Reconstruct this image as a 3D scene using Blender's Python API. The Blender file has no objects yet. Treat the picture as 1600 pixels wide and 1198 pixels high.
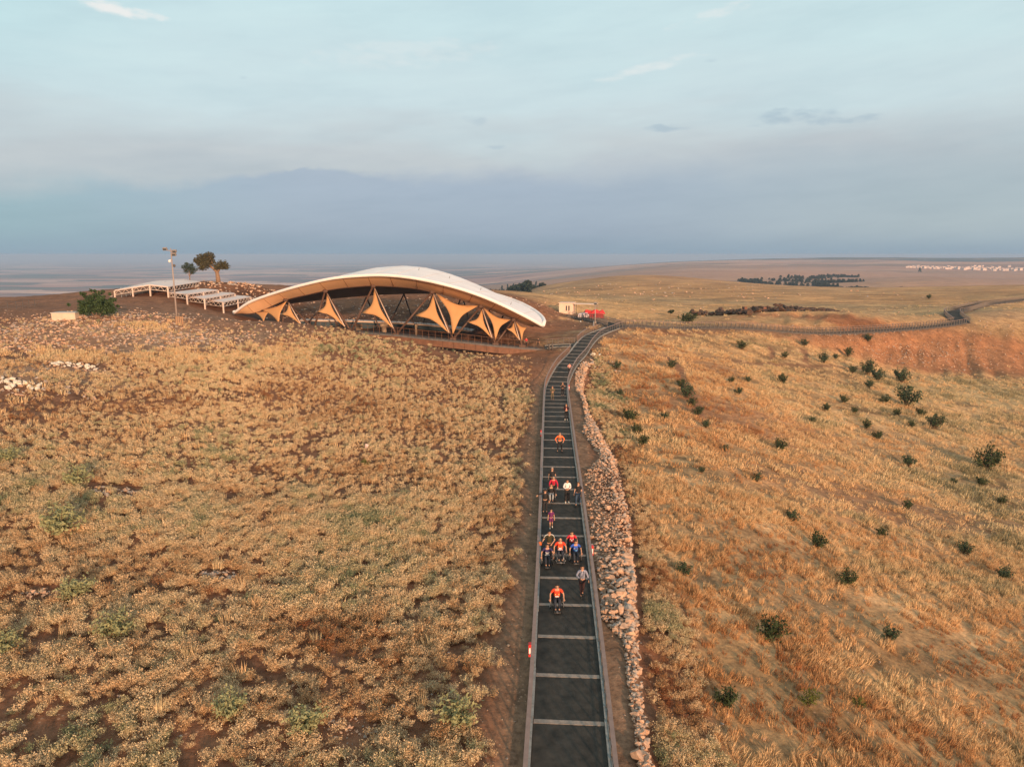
import bpy, math, random
import numpy as np
from mathutils import Vector, Matrix

rnd = random.Random(7)
rng = np.random.default_rng(7)
SC = bpy.context.scene
COL = SC.collection
R = math.radians

# ------------------------------------------------------------------ camera
PITCH = 10.26
CAMZ = 18.0
FPX = 1110.0
cam_d = bpy.data.cameras.new("camera")
cam_d.sensor_width = 36.0
cam_d.lens = FPX / 1600.0 * 36.0
cam_d.clip_start = 0.5
cam_d.clip_end = 150000.0
cam = bpy.data.objects.new("camera", cam_d)
COL.objects.link(cam)
cam.location = (0, 0, CAMZ)
cam.rotation_euler = (R(90 - PITCH), 0, 0)
SC.camera = cam

# ------------------------------------------------------------------ world
SUN_AZ = 158.0      # compass bearing, +Y is north: behind the camera, a little to the right
SUN_EL = 10.0
world = bpy.data.worlds.new("World")
SC.world = world
world.use_nodes = True
wt = world.node_tree
wt.nodes.clear()


class NT:
    """small node-tree helper"""
    def __init__(s, tree):
        s.t = tree
    def n(s, kind, **kw):
        nd = s.t.nodes.new(kind)
        for k, v in kw.items():
            if k.startswith('i_'):
                key = k[2:]
                key = int(key) if key.isdigit() else key.replace('_', ' ')
                nd.inputs[key].default_value = v
            else:
                setattr(nd, k, v)
        return nd
    def l(s, a, b):
        s.t.links.new(a, b)
    def math(s, op, a, b=None, c=None, clamp=False):
        nd = s.t.nodes.new('ShaderNodeMath')
        nd.operation = op
        nd.use_clamp = clamp
        for i, v in enumerate((a, b, c)):
            if v is None:
                continue
            if isinstance(v, (int, float)):
                nd.inputs[i].default_value = v
            else:
                s.l(v, nd.inputs[i])
        return nd.outputs[0]
    def mix(s, f, a, b, blend='MIX'):
        nd = s.t.nodes.new('ShaderNodeMix')
        nd.data_type = 'RGBA'
        nd.blend_type = blend
        for idx, v in ((0, f), (6, a), (7, b)):
            if isinstance(v, (int, float)):
                nd.inputs[idx].default_value = v
            elif isinstance(v, (tuple, list)):
                nd.inputs[idx].default_value = (*v[:3], 1)
            else:
                s.l(v, nd.inputs[idx])
        return nd.outputs[2]
    def ramp(s, fac, stops, interp='LINEAR'):
        nd = s.t.nodes.new('ShaderNodeValToRGB')
        cr = nd.color_ramp
        cr.interpolation = interp
        while len(cr.elements) > 1:
            cr.elements.remove(cr.elements[-1])
        cr.elements[0].position = stops[0][0]
        cr.elements[0].color = (*stops[0][1], 1)
        for p, c in stops[1:]:
            e = cr.elements.new(p)
            e.color = (*c, 1)
        s.l(fac, nd.inputs[0])
        return nd.outputs[0]
    def smooth(s, v, lo, hi):
        nd = s.t.nodes.new('ShaderNodeMapRange')
        nd.interpolation_type = 'SMOOTHSTEP'
        s.l(v, nd.inputs[0])
        nd.inputs[1].default_value = lo
        nd.inputs[2].default_value = hi
        return nd.outputs[0]


def build_world():
    g = NT(wt)
    out = g.n('ShaderNodeOutputWorld')
    sky = g.n('ShaderNodeTexSky', sky_type='NISHITA', sun_disc=False)
    sky.sun_elevation = R(SUN_EL)
    sky.sun_rotation = R(SUN_AZ)
    sky.altitude = 700
    sky.dust_density = 2.0
    bg1 = g.n('ShaderNodeBackground', i_Strength=0.10)
    g.l(sky.outputs[0], bg1.inputs[0])
    tc = g.n('ShaderNodeTexCoord')
    sep = g.n('ShaderNodeSeparateXYZ')
    g.l(tc.outputs['Generated'], sep.inputs[0])
    el = g.math('MULTIPLY', g.math('ARCSINE', sep.outputs[2]), 180 / math.pi)
    az = g.math('MULTIPLY', g.math('ARCTAN2', sep.outputs[0], sep.outputs[1]), 180 / math.pi)
    # ragged upper edge of the far cloud bank
    cmb = g.n('ShaderNodeCombineXYZ')
    g.l(g.math('MULTIPLY', az, 0.16), cmb.inputs[0])
    g.l(g.math('MULTIPLY', el, 0.30), cmb.inputs[1])
    n1 = g.n('ShaderNodeTexNoise', i_Scale=1.0, i_Detail=7.0, i_Roughness=0.55)
    g.l(cmb.outputs[0], n1.inputs['Vector'])
    cm2 = g.n('ShaderNodeCombineXYZ')
    g.l(g.math('MULTIPLY', az, 0.05), cm2.inputs[0])
    g.l(g.math('MULTIPLY', el, 0.22), cm2.inputs[1])
    n2 = g.n('ShaderNodeTexNoise', i_Scale=1.0, i_Detail=4.0, i_Roughness=0.5)
    g.l(cm2.outputs[0], n2.inputs['Vector'])
    # smooth veil colours by elevation
    e2 = g.math('ADD', el, g.math('MULTIPLY', g.math('SUBTRACT', n2.outputs[0], 0.5), 10.0))
    base = g.ramp(g.math('DIVIDE', g.math('ADD', e2, 2.0), 92.0, clamp=True), [
        (0.0, (0.34, 0.42, 0.51)), (0.055, (0.41, 0.47, 0.53)), (0.095, (0.53, 0.57, 0.60)),
        (0.14, (0.60, 0.72, 0.75)), (0.20, (0.60, 0.765, 0.79)), (0.27, (0.60, 0.79, 0.82)), (0.5, (0.56, 0.72, 0.78)), (1.0, (0.52, 0.63, 0.70))])
    # towards the low sun, behind the camera, the veil is warm
    base = g.mix(g.math('MULTIPLY', g.smooth(sep.outputs[1], 0.25, -0.9), 0.75), base, (0.80, 0.62, 0.47))
    cy = g.ramp(g.smooth(az, -20.0, -60.0), [(0.0, (1, 1, 1)), (1.0, (0.76, 1.0, 1.0))])
    base = g.mix(g.smooth(el, 6.0, 16.0), base, g.mix(1.0, base, cy, 'MULTIPLY'))
    # cloud bank: its top climbs to the right and goes soft there
    edge = g.math('ADD', 5.6, g.math('MULTIPLY', g.math('ADD', az, 22.0), 0.055))
    edge = g.math('ADD', edge, g.math('MULTIPLY', g.math('SUBTRACT', n1.outputs[0], 0.5), 3.4))
    diff = g.math('SUBTRACT', edge, el)
    soft = g.math('ADD', 0.12, g.math('MULTIPLY', g.math('ABSOLUTE', g.math('ADD', az, 16.0)), 0.075))
    hard = g.smooth(g.math('DIVIDE', diff, soft), -0.5, 1.3)
    hard = g.math('MULTIPLY', hard, g.smooth(el, -1.0, 0.5))
    bank = g.ramp(g.math('DIVIDE', el, 10.0, clamp=True), [
        (0.0, (0.27, 0.36, 0.48)), (0.15, (0.30, 0.385, 0.51)), (0.5, (0.35, 0.43, 0.55)), (1.0, (0.44, 0.49, 0.57))])
    bk = g.mix(g.smooth(az, 2.0, 34.0), bank, (0.40, 0.49, 0.545))
    bk = g.mix(g.smooth(az, -14.0, -40.0), bk, (0.27, 0.44, 0.52))
    col = g.mix(g.math('MULTIPLY', hard, 0.85), base, bk)
    col = g.mix(g.math('MULTIPLY', g.smooth(el, 2.2, -0.3), 0.85), col, (0.262, 0.365, 0.47))
    n4 = g.n('ShaderNodeTexNoise', i_Scale=1.0, i_Detail=8.0, i_Roughness=0.62)
    cm4 = g.n('ShaderNodeCombineXYZ')
    g.l(g.math('MULTIPLY', g.math('ADD', az, g.math('MULTIPLY', el, 1.4)), 0.07), cm4.inputs[0])
    g.l(g.math('MULTIPLY', g.math('SUBTRACT', el, g.math('MULTIPLY', az, 0.12)), 0.42), cm4.inputs[1])
    g.l(cm4.outputs[0], n4.inputs['Vector'])
    col = g.mix(1.0, col, g.ramp(n4.outputs[0], [(0.34, (0.94, 0.95, 0.96)), (0.5, (1, 1, 1)), (0.66, (1.04, 1.035, 1.025))]), 'MULTIPLY')
    # a few small darker scraps and pale streaks
    n3 = g.n('ShaderNodeTexNoise', i_Scale=1.0, i_Detail=6.0, i_Roughness=0.6)
    cm3 = g.n('ShaderNodeCombineXYZ')
    g.l(g.math('MULTIPLY', az, 0.5), cm3.inputs[0])
    g.l(g.math('MULTIPLY', el, 1.5), cm3.inputs[1])
    g.l(cm3.outputs[0], n3.inputs['Vector'])
    def blob(a, e, ra, re, tilt=0.0):
        da = g.math('DIVIDE', g.math('SUBTRACT', az, a), ra)
        de0 = g.math('SUBTRACT', g.math('SUBTRACT', el, e), g.math('MULTIPLY', g.math('SUBTRACT', az, a), tilt))
        de = g.math('DIVIDE', de0, re)
        d2 = g.math('ADD', g.math('MULTIPLY', da, da), g.math('MULTIPLY', de, de))
        f = g.math('SUBTRACT', 1.15, d2)
        f = g.math('ADD', f, g.math('MULTIPLY', g.math('SUBTRACT', n3.outputs[0], 0.55), 3.4))
        return g.smooth(f, 0.1, 1.3)
    for a, e, ra, re, k in ((-19.6, 12.3, 0.6, 0.22, 0.6), (11.7, 9.3, 2.2, 0.35, 0.55), (20.7, 9.6, 3.6, 0.8, 0.55), (14.7, 13.7, 0.6, 0.15, 0.2),
                            (25.3, 9.2, 2.8, 0.35, 0.5), (-1.2, 8.1, 0.9, 0.22, 0.45), (-2.7, 10.0, 1.3, 0.45, 0.35)):
        col = g.mix(g.math('MULTIPLY', blob(a, e, ra, re), k), col, (0.36, 0.47, 0.56))
    for a, e, ra, re, k, t in ((-27.6, 15.7, 3.6, 0.55, 1.0, -0.10), (10.1, 13.4, 4.5, 0.5, 0.5, 0.20), (14.8, 16.7, 3.8, 0.5, 0.45, 0.22), (-8, 14.5, 9, 1.2, 0.25, 0.1)):
        col = g.mix(g.math('MULTIPLY', blob(a, e, ra, re, t), k), col, (0.86, 0.86, 0.83))
    bg2 = g.n('ShaderNodeBackground', i_Strength=0.87)
    g.l(col, bg2.inputs[0])
    mx = g.n('ShaderNodeMixShader')
    mx.inputs[0].default_value = 0.90
    g.l(bg1.outputs[0], mx.inputs[1])
    g.l(bg2.outputs[0], mx.inputs[2])
    g.l(mx.outputs[0], out.inputs[0])

build_world()

# ------------------------------------------------------------------ sun
sun_d = bpy.data.lights.new("sun", 'SUN')
sun_d.energy = 5.0
sun_d.angle = R(2.5)
sun_d.color = (1.0, 0.63, 0.37)
sun = bpy.data.objects.new("sun", sun_d)
COL.objects.link(sun)
sdir = Vector((math.sin(R(SUN_AZ)) * math.cos(R(SUN_EL)), math.cos(R(SUN_AZ)) * math.cos(R(SUN_EL)), math.sin(R(SUN_EL))))
sun.rotation_euler = sdir.to_track_quat('Z', 'Y').to_euler()
sun.location = (20, -40, 60)

SC.view_settings.view_transform = 'Standard'
SC.view_settings.look = 'None'
SC.view_settings.exposure = 0.27
SC.view_settings.gamma = 1.0
SC.view_settings.use_curve_mapping = False
SC.cycles.use_denoising = True
SC.cycles.max_bounces = 5
SC.cycles.volume_bounces = 1
SC.cycles.transparent_max_bounces = 6

# ------------------------------------------------------------------ helpers
def tag(o, label=None, cat=None, group=None, kind=None):
    if label: o['label'] = label
    if cat: o['category'] = cat
    if group: o['group'] = group
    if kind: o['kind'] = kind
    return o

def empty(name, loc=(0, 0, 0), rz=0.0, label=None, cat=None, group=None):
    o = bpy.data.objects.new(name, None)
    o.empty_display_size = 0.3
    COL.objects.link(o)
    o.location = loc
    o.rotation_euler = (0, 0, rz)
    return tag(o, label, cat, group)

def link(name, me, parent=None, loc=None, rot=None, scl=None):
    o = bpy.data.objects.new(name, me)
    COL.objects.link(o)
    if parent is not None: o.parent = parent
    if loc is not None: o.location = loc
    if rot is not None: o.rotation_euler = rot
    if scl is not None: o.scale = scl if hasattr(scl, '__len__') else (scl,) * 3
    return o

def mesh_np(name, V, F, mats=(), smooth=False, midx=None):
    """V (n,3) array, F (m,k) array of equal-size faces"""
    V = np.asarray(V, dtype=np.float32); F = np.asarray(F, dtype=np.int32)
    me = bpy.data.meshes.new(name)
    k = F.shape[1]
    me.vertices.add(len(V)); me.vertices.foreach_set('co', V.ravel())
    me.loops.add(F.size); me.loops.foreach_set('vertex_index', F.ravel())
    me.polygons.add(len(F))
    me.polygons.foreach_set('loop_start', np.arange(0, F.size, k, dtype=np.int32))
    me.polygons.foreach_set('loop_total', np.full(len(F), k, dtype=np.int32))
    if midx is not None: me.polygons.foreach_set('material_index', np.asarray(midx, dtype=np.int32))
    me.polygons.foreach_set('use_smooth', np.full(len(F), smooth, dtype=bool))
    me.update(calc_edges=True)
    me.validate()
    for m in mats: me.materials.append(m)
    return me

class MB:
    """collects simple shapes into one mesh"""
    def __init__(s): s.v = []; s.f = []
    def add(s, vs, fs):
        b = len(s.v); s.v += [tuple(v) for v in vs]; s.f += [tuple(b + i for i in f) for f in fs]
        return s
    def box(s, c, size, rz=0.0, M=None):
        hx, hy, hz = size[0] / 2, size[1] / 2, size[2] / 2
        vs = [Vector((x, y, z)) for z in (-hz, hz) for x, y in ((-hx, -hy), (hx, -hy), (hx, hy), (-hx, hy))]
        mt = M if M is not None else Matrix.Rotation(rz, 3, 'Z')
        vs = [mt @ v + Vector(c) for v in vs]
        return s.add(vs, [(3, 2, 1, 0), (4, 5, 6, 7), (0, 1, 5, 4), (1, 2, 6, 5), (2, 3, 7, 6), (3, 0, 4, 7)])
    def tube(s, pts, rad, n=8, cap=True):
        pts = [Vector(p) for p in pts]
        rad = rad if hasattr(rad, '__len__') else [rad] * len(pts)
        b = len(s.v); up = None
        for i, p in enumerate(pts):
            d = (pts[min(i + 1, len(pts) - 1)] - pts[max(i - 1, 0)]).normalized()
            if up is None or abs(up.dot(d)) > .95:
                up = Vector((0, 0, 1)) if abs(d.z) < .9 else Vector((0, 1, 0))
            u = d.cross(up).normalized(); w = u.cross(d).normalized(); up = w
            for k in range(n):
                a = 2 * math.pi * k / n
                s.v.append(tuple(p + (u * math.cos(a) + w * math.sin(a)) * rad[i]))
        for i in range(len(pts) - 1):
            for k in range(n):
                s.f.append((b + i * n + k, b + i * n + (k + 1) % n, b + (i + 1) * n + (k + 1) % n, b + (i + 1) * n + k))
        if cap:
            s.f.append(tuple(b + k for k in reversed(range(n))))
            s.f.append(tuple(b + (len(pts) - 1) * n + k for k in range(n)))
        return s
    def sweep(s, pts, w, h, z0=0.0):
        """flat bar of width w, height h along a polyline; its underside z0 above the points"""
        pts = [Vector(p) for p in pts]; b = len(s.v); N = len(pts)
        for i, p in enumerate(pts):
            d = pts[min(i + 1, N - 1)] - pts[max(i - 1, 0)]; d.z = 0; d.normalize()
            u = Vector((d.y, -d.x, 0)) * (w / 2)
            for q, z in ((-u, z0), (u, z0), (u, z0 + h), (-u, z0 + h)):
                s.v.append(tuple(p + q + Vector((0, 0, z))))
        for i in range(N - 1):
            for k in range(4):
                s.f.append((b + i * 4 + k, b + i * 4 + (k + 1) % 4, b + i * 4 + 4 + (k + 1) % 4, b + i * 4 + 4 + k))
        s.f.append((b + 3, b + 2, b + 1, b)); e = b + (N - 1) * 4; s.f.append((e, e + 1, e + 2, e + 3))
        return s
    def torus(s, c, Rr, r, axis='X', n=28, m=6):
        b = len(s.v)
        for i in range(n):
            a = 2 * math.pi * i / n
            for j in range(m):
                q = 2 * math.pi * j / m
                rr = Rr + r * math.cos(q); t = r * math.sin(q)
                p = (t, rr * math.cos(a), rr * math.sin(a)) if axis == 'X' else (rr * math.cos(a), rr * math.sin(a), t)
                s.v.append((p[0] + c[0], p[1] + c[1], p[2] + c[2]))
        for i in range(n):
            for j in range(m):
                s.f.append((b + i * m + j, b + i * m + (j + 1) % m, b + ((i + 1) % n) * m + (j + 1) % m, b + ((i + 1) % n) * m + j))
        return s
    def ball(s, c, r, n=10, m=7):
        b = len(s.v); r = r if hasattr(r, '__len__') else (r, r, r)
        for i in range(1, m):
            t = math.pi * i / m
            for k in range(n):
                a = 2 * math.pi * k / n
                s.v.append((c[0] + r[0] * math.sin(t) * math.cos(a), c[1] + r[1] * math.sin(t) * math.sin(a), c[2] + r[2] * math.cos(t)))
        top = len(s.v); s.v.append((c[0], c[1], c[2] + r[2])); bot = len(s.v); s.v.append((c[0], c[1], c[2] - r[2]))
        for k in range(n):
            s.f.append((top, b + k, b + (k + 1) % n)); e = b + (m - 2) * n
            s.f.append((bot, e + (k + 1) % n, e + k))
            for i in range(m - 2):
                s.f.append((b + i * n + k, b + (i + 1) * n + k, b + (i + 1) * n + (k + 1) % n, b + i * n + (k + 1) % n))
        return s
    def mesh(s, name, m, smooth=False):
        me = bpy.data.meshes.new(name); me.from_pydata(s.v, [], s.f); me.update()
        if smooth:
            me.polygons.foreach_set('use_smooth', [True] * len(me.polygons))
        for q in (m if isinstance(m, (list, tuple)) else [m]): me.materials.append(q)
        return me
    def build(s, name, m, parent=None, smooth=False, **kw):
        return link(name, s.mesh(name, m, smooth), parent, **kw)

def mat(name, col, rough=0.8, var=0.25, scale=4.0, bump=0.0, metal=0.0, spec=0.3, tint=None, twosided_trans=0.0):
    m = bpy.data.materials.new(name); m.use_nodes = True
    g = NT(m.node_tree); b = m.node_tree.nodes['Principled BSDF']
    b.inputs['Roughness'].default_value = rough
    b.inputs['Metallic'].default_value = metal
    b.inputs['Specular IOR Level'].default_value = spec
    tc = g.n('ShaderNodeTexCoord')
    nz = g.n('ShaderNodeTexNoise', i_Scale=scale, i_Detail=5.0, i_Roughness=0.6)
    g.l(tc.outputs['Object'], nz.inputs['Vector'])
    lo = tuple(c * (1 - var) for c in col); hi = tuple(min(1, c * (1 + var)) for c in col)
    if tint: hi = tint
    c = g.ramp(nz.outputs[0], [(0.3, lo), (0.7, hi)])
    g.l(c, b.inputs['Base Color'])
    if bump:
        bp = g.n('ShaderNodeBump', i_Strength=bump, i_Distance=0.05)
        g.l(nz.outputs[0], bp.inputs['Height']); g.l(bp.outputs[0], b.inputs['Normal'])
    if twosided_trans:
        tr = g.n('ShaderNodeBsdfTranslucent'); g.l(c, tr.inputs[0])
        mx = g.n('ShaderNodeMixShader'); mx.inputs[0].default_value = twosided_trans
        g.l(b.outputs[0], mx.inputs[1]); g.l(tr.outputs[0], mx.inputs[2])
        g.l(mx.outputs[0], m.node_tree.nodes['Material Output'].inputs[0])
    return m

# ------------------------------------------------------------------ noise
_perm = np.random.default_rng(3).random((256, 256)).astype(np.float64)
def vnoise(x, y):
    xi = np.floor(x).astype(np.int64); yi = np.floor(y).astype(np.int64)
    fx = x - xi; fy = y - yi
    fx = fx * fx * (3 - 2 * fx); fy = fy * fy * (3 - 2 * fy)
    a = _perm[xi & 255, yi & 255]; b = _perm[(xi + 1) & 255, yi & 255]
    c = _perm[xi & 255, (yi + 1) & 255]; d = _perm[(xi + 1) & 255, (yi + 1) & 255]
    return (a * (1 - fx) + b * fx) * (1 - fy) + (c * (1 - fx) + d * fx) * fy
def fbm(x, y, o=4):
    r = 0; a = .5; s = 0
    for i in range(o):
        r = r + a * vnoise(x * 2 ** i + 17.3 * i, y * 2 ** i + 5.1 * i); s += a; a *= .5
    return r / s
def sstep(x, a, b):
    t = np.clip((x - a) / (b - a), 0, 1)
    return t * t * (3 - 2 * t)

# ------------------------------------------------------------------ terrain heights
TH = R(PITCH)
def ray(px, py):
    a = (px - 800) / FPX; b = (599 - py) / FPX
    return np.array((a, math.cos(TH) + b * math.sin(TH), -math.sin(TH) + b * math.cos(TH)))
def at(px, py, Y):
    """point of the place on the line of sight (px,py) at forward distance Y"""
    d = ray(px, py); t = Y / d[1]
    return Vector((d[0] * t, Y, CAMZ + d[2] * t))
def atz(px, py, z):
    d = ray(px, py); t = (z - CAMZ) / d[2]
    return Vector((d[0] * t, d[1] * t, z))

NEAR = []   # surveyed spot heights  (x, y, z)
def nz_(px, py, z): p = atz(px, py, z); NEAR.append(tuple(p))
def ny_(px, py, Y): p = at(px, py, Y); NEAR.append(tuple(p))
# walkway line
for px, py in ((890, 1198), (887, 1057), (883, 932), (878, 810), (873, 715), (870, 651), (869.5, 620), (871, 600)): nz_(px, py, 0.0)
for px, py, Y in ((885, 573, 108), (902, 554, 117), (913, 537, 124), (927, 524, 131), (960, 511, 139), (1000, 509, 143)): ny_(px, py, Y)
# left field
for px, py, z in ((0, 1198, 1.2), (200, 1198, .8), (400, 1198, .5), (600, 1198, .2), (780, 1198, 0),
                  (0, 1020, 1.5), (200, 1000, 1.0), (450, 1000, .5), (700, 1000, .1), (0, 900, 1.9), (250, 880, 1.3), (500, 880, .6), (750, 880, 0),
                  (0, 740, 2.9), (200, 760, 1.9), (400, 780, 1.0), (600, 780, .5), (780, 780, 0), (0, 650, 4.0), (200, 660, 2.8), (400, 660, 1.6), (600, 660, .8), (800, 660, 0),
                  (820, 600, .3)): nz_(px, py, z)
for px, py, Y in ((0, 600, 70), (100, 570, 80), (0, 545, 92), (120, 540, 98), (240, 540, 98), (0, 515, 108), (130, 505, 108), (250, 520, 106), (400, 560, 96), (330, 520, 112), (550, 570, 98),
                  (700, 580, 101), (800, 565, 108), (270, 505, 114), (420, 501, 121), (540, 514, 117), (640, 533, 114), (700, 545, 113), (760, 556, 113), (850, 559, 115), (760, 556, 117), (700, 549, 117), (640, 542, 118), (590, 532, 119),
                  (0, 485, 130), (60, 483, 133), (120, 478, 138), (150, 492, 115), (180, 465, 150), (262, 465, 146), (320, 483, 140), (350, 493, 137),
                  (300, 445, 172), (340, 440, 185), (400, 446, 176), (430, 455, 176), (230, 455, 170), (120, 470, 165)): ny_(px, py, Y)
# hollow under the shelter and the slopes around it
for px, py, Y in ((410, 500, 143), (450, 520, 142), (520, 530, 140), (600, 533, 140), (680, 538, 138), (750, 545, 132),
                  (480, 516, 158), (560, 518, 158), (640, 518, 157), (720, 520, 152), (480, 498, 171), (560, 498, 172), (640, 498, 171), (720, 502, 166),
                  (450, 470, 185), (520, 466, 190), (600, 463, 195), (680, 463, 190), (740, 463, 185), (790, 466, 178), (840, 475, 176), (800, 500, 150), (860, 520, 146), (850, 498, 165),
                  (880, 491, 180), (905, 497, 172), (950, 503, 160), (930, 510, 150)): ny_(px, py, Y)
# right side: ridge with the far walkway, slope and valley
for px, py, Y in ((1050, 513, 145), (1120, 512, 148), (1180, 514, 150), (1222, 518, 151), (1290, 521, 153), (1359, 518, 158), (1428, 513.5, 165), (1497, 505, 172), (1485, 489, 190), (1535, 477, 210), (1600, 469, 236),
                  (1700, 455, 260), (1560, 497, 178), (1600, 500, 178), (1700, 505, 175),
                  (1250, 536, 146), (1310, 543, 150), (1400, 556, 152), (1480, 562, 154), (1600, 560, 158), (1700, 560, 160), (1000, 525, 134), (1100, 530, 137), (1200, 531, 143),
                  (1000, 560, 115), (1100, 562, 122), (1200, 575, 124), (1300, 585, 128), (1450, 600, 132), (1600, 600, 138),
                  (1130, 492, 195), (1200, 490, 200), (1300, 489, 205), (1000, 490, 190), (1050, 497, 182), (1400, 495, 195)): ny_(px, py, Y)
for px, py, z in ((930, 1198, -.05), (930, 1000, -.05), (925, 850, -.05), (915, 750, -.05), (900, 650, -.05), (985, 1198, -.1), (975, 1000, -.15), (975, 880, -.15), (965, 790, -.15), (945, 700, -.15), (918, 640, -.1),
                  (1060, 1198, -.7), (1060, 1000, -1.), (1060, 880, -1.2), (1060, 760, -1.2), (1000, 660, -.8), (960, 600, -.3),
                  (1200, 1198, -2.4), (1400, 1198, -4.4), (1600, 1198, -6.0), (1200, 1000, -2.8), (1400, 1000, -5.0), (1600, 1000, -6.8),
                  (1200, 860, -3.2), (1400, 860, -5.6), (1600, 860, -7.2), (1180, 730, -3.2), (1400, 730, -6.4), (1600, 730, -8.0),
                  (1120, 650, -2.2), (1280, 650, -4.4), (1440, 650, -6.6), (1600, 650, -7.8), (1060, 600, -.6), (1200, 610, -2.6)): nz_(px, py, z)
NEAR += [(0, 8, 0), (-30, 5, 1), (25, 5, -4), (0, -30, 0), (-60, -30, 2), (60, -30, -7), (-120, 30, 5), (110, 30, -9), (-160, 100, 4), (190, 100, -6), (0, -150, 0), (-150, -120, 3), (150, -120, -8)]
NEAR = np.array(NEAR)

FARP = []
def fz_(px, Y, z):
    x = (px - 800) / FPX * Y * .99; FARP.append((x, Y, z))
def fy_(px, py, Y): FARP.append(tuple(at(px, py, Y)))
for px in (-1200, -500, -100, 100, 300, 450):
    for Y, z in ((200, 3), (270, -12), (500, -60), (1000, -115), (2000, -148), (6000, -150)): fz_(px, Y, z)
fz_(220, 205, 6); fz_(350, 215, 8)
for px in (550, 680): 
    for Y, z in ((230, 3), (330, -15), (600, -60), (1200, -110), (2500, -148), (6000, -150)): fz_(px, Y, z)
for px, py, Y in ((780, 467, 330), (790, 470, 420), (805, 460, 600), (770, 455, 1000), (780, 447, 1500), (740, 446, 2300), (780, 438, 4000), (840, 452, 480), (830, 450, 900), (850, 446, 640), (900, 441, 680), (860, 455, 500), (860, 470, 300),
                  (930, 436, 720), (1000, 433, 750), (1080, 437, 700), (1150, 443, 620), (1200, 447, 600), (1300, 451, 560), (1400, 450, 550), (1500, 448, 550), (1600, 446, 560), (1750, 440, 560),
                  (1000, 460, 350), (1100, 462, 340), (1200, 465, 320), (1300, 468, 310), (1400, 469, 300), (1500, 470, 290), (1600, 462, 300), (950, 475, 250), (1100, 480, 245), (1300, 482, 240), (1500, 478, 245), (900, 480, 225),
                  (1250, 446, 1150), (1250, 433, 1500), (1180, 440, 1200), (1400, 446, 1050), (1500, 442, 1100), (1600, 436, 1300), (1500, 428, 2000), (1500, 419, 2600), (1600, 419, 2600), (1420, 417, 2600), (1500, 409, 3400), (1400, 408, 3500), (1600, 409, 3400), (1700, 409, 3400), (1500, 412, 4000),
                  (1180, 404.5, 5500), (1300, 402, 5500), (1400, 402, 5600), (1600, 402, 5500), (1750, 402, 5500), (1300, 412, 3500),
                  (1100, 431, 1300), (1100, 420, 2200), (1150, 413, 3200), (1000, 426, 1900), (1020, 417, 2800), (920, 431, 1900), (880, 437, 1500), (860, 440, 2600), (950, 416, 4500), (1050, 409, 6000)): fy_(px, py, Y)
for px in (900, 1000, 1100, 1200, 1300, 1400, 1500, 1600, 1750): fz_(px, 880, -38)
for px in (760, 860, 950, 1050): fz_(px, 9000, -140)
for px in (-4000, 4000): 
    for Y in (30, 300, 1500): fz_(px, Y, -8 - Y * .06)
for px in (-1200, -100, 450, 800, 1200, 1600, 2200, 5000):
    fz_(px, 12000, -150); fz_(px, 45000, -150)
for x, y, z in ((0, -300, -5), (0, -1500, -90), (300, -300, -20), (-300, -300, -20), (1500, -1500, -120), (-1500, -1500, -120), (0, -12000, -150), (9000, -9000, -150), (-9000, -9000, -150)): FARP.append((x, y, z))
FARP = np.array(FARP)

def _tps(r): return np.where(r > 1e-6, r * r * np.log(r + 1e-9), 0.0)
def _fitN():
    P = NEAR[:, :2] / 50.0; n = len(P)
    K = _tps(np.linalg.norm(P[:, None] - P[None], axis=2)) + np.eye(n) * 0.004
    A = np.zeros((n + 3, n + 3)); A[:n, :n] = K; A[:n, n] = 1; A[:n, n + 1:] = P; A[n, :n] = 1; A[n + 1:, :n] = P.T
    return P, np.linalg.solve(A, np.concatenate([NEAR[:, 2], np.zeros(3)]))
NP_, NW = _fitN()
def far_uv(x, y):
    r = np.sqrt(x * x + y * y) + 1e-3
    ph = np.arctan2(x, y)
    return np.stack([np.sin(ph) * 2.4, np.cos(ph) * 2.4, np.log(r)], -1)
def _fitF():
    P = far_uv(FARP[:, 0], FARP[:, 1]); n = len(P)
    D = np.linalg.norm(P[:, None] - P[None], axis=2)
    K = D + 0  # linear kernel
    A = np.zeros((n + 1, n + 1)); A[:n, :n] = K - np.eye(n) * 0.01; A[:n, n] = 1; A[n, :n] = 1
    return P, np.linalg.solve(A, np.concatenate([FARP[:, 2], [0]]))
FP_, FW = _fitF()

# right edge of the stone wall (world x by world y) and the walkway centre line
def _line(pts):
    w = [atz(px, py, 0) for px, py in pts]; return np.array([p.y for p in w]), np.array([p.x for p in w])
WALL_Y, WALL_X = _line([(1012, 1230), (1003, 1160), (990, 1050), (986, 970), (985, 900), (980, 850), (977, 800), (968, 760), (958, 715), (944, 690), (928, 662), (916, 640), (911, 620), (906, 608), (912, 590), (922, 575)])
_o = np.argsort(WALL_Y); WALL_Y = WALL_Y[_o]; WALL_X = WALL_X[_o]

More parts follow.
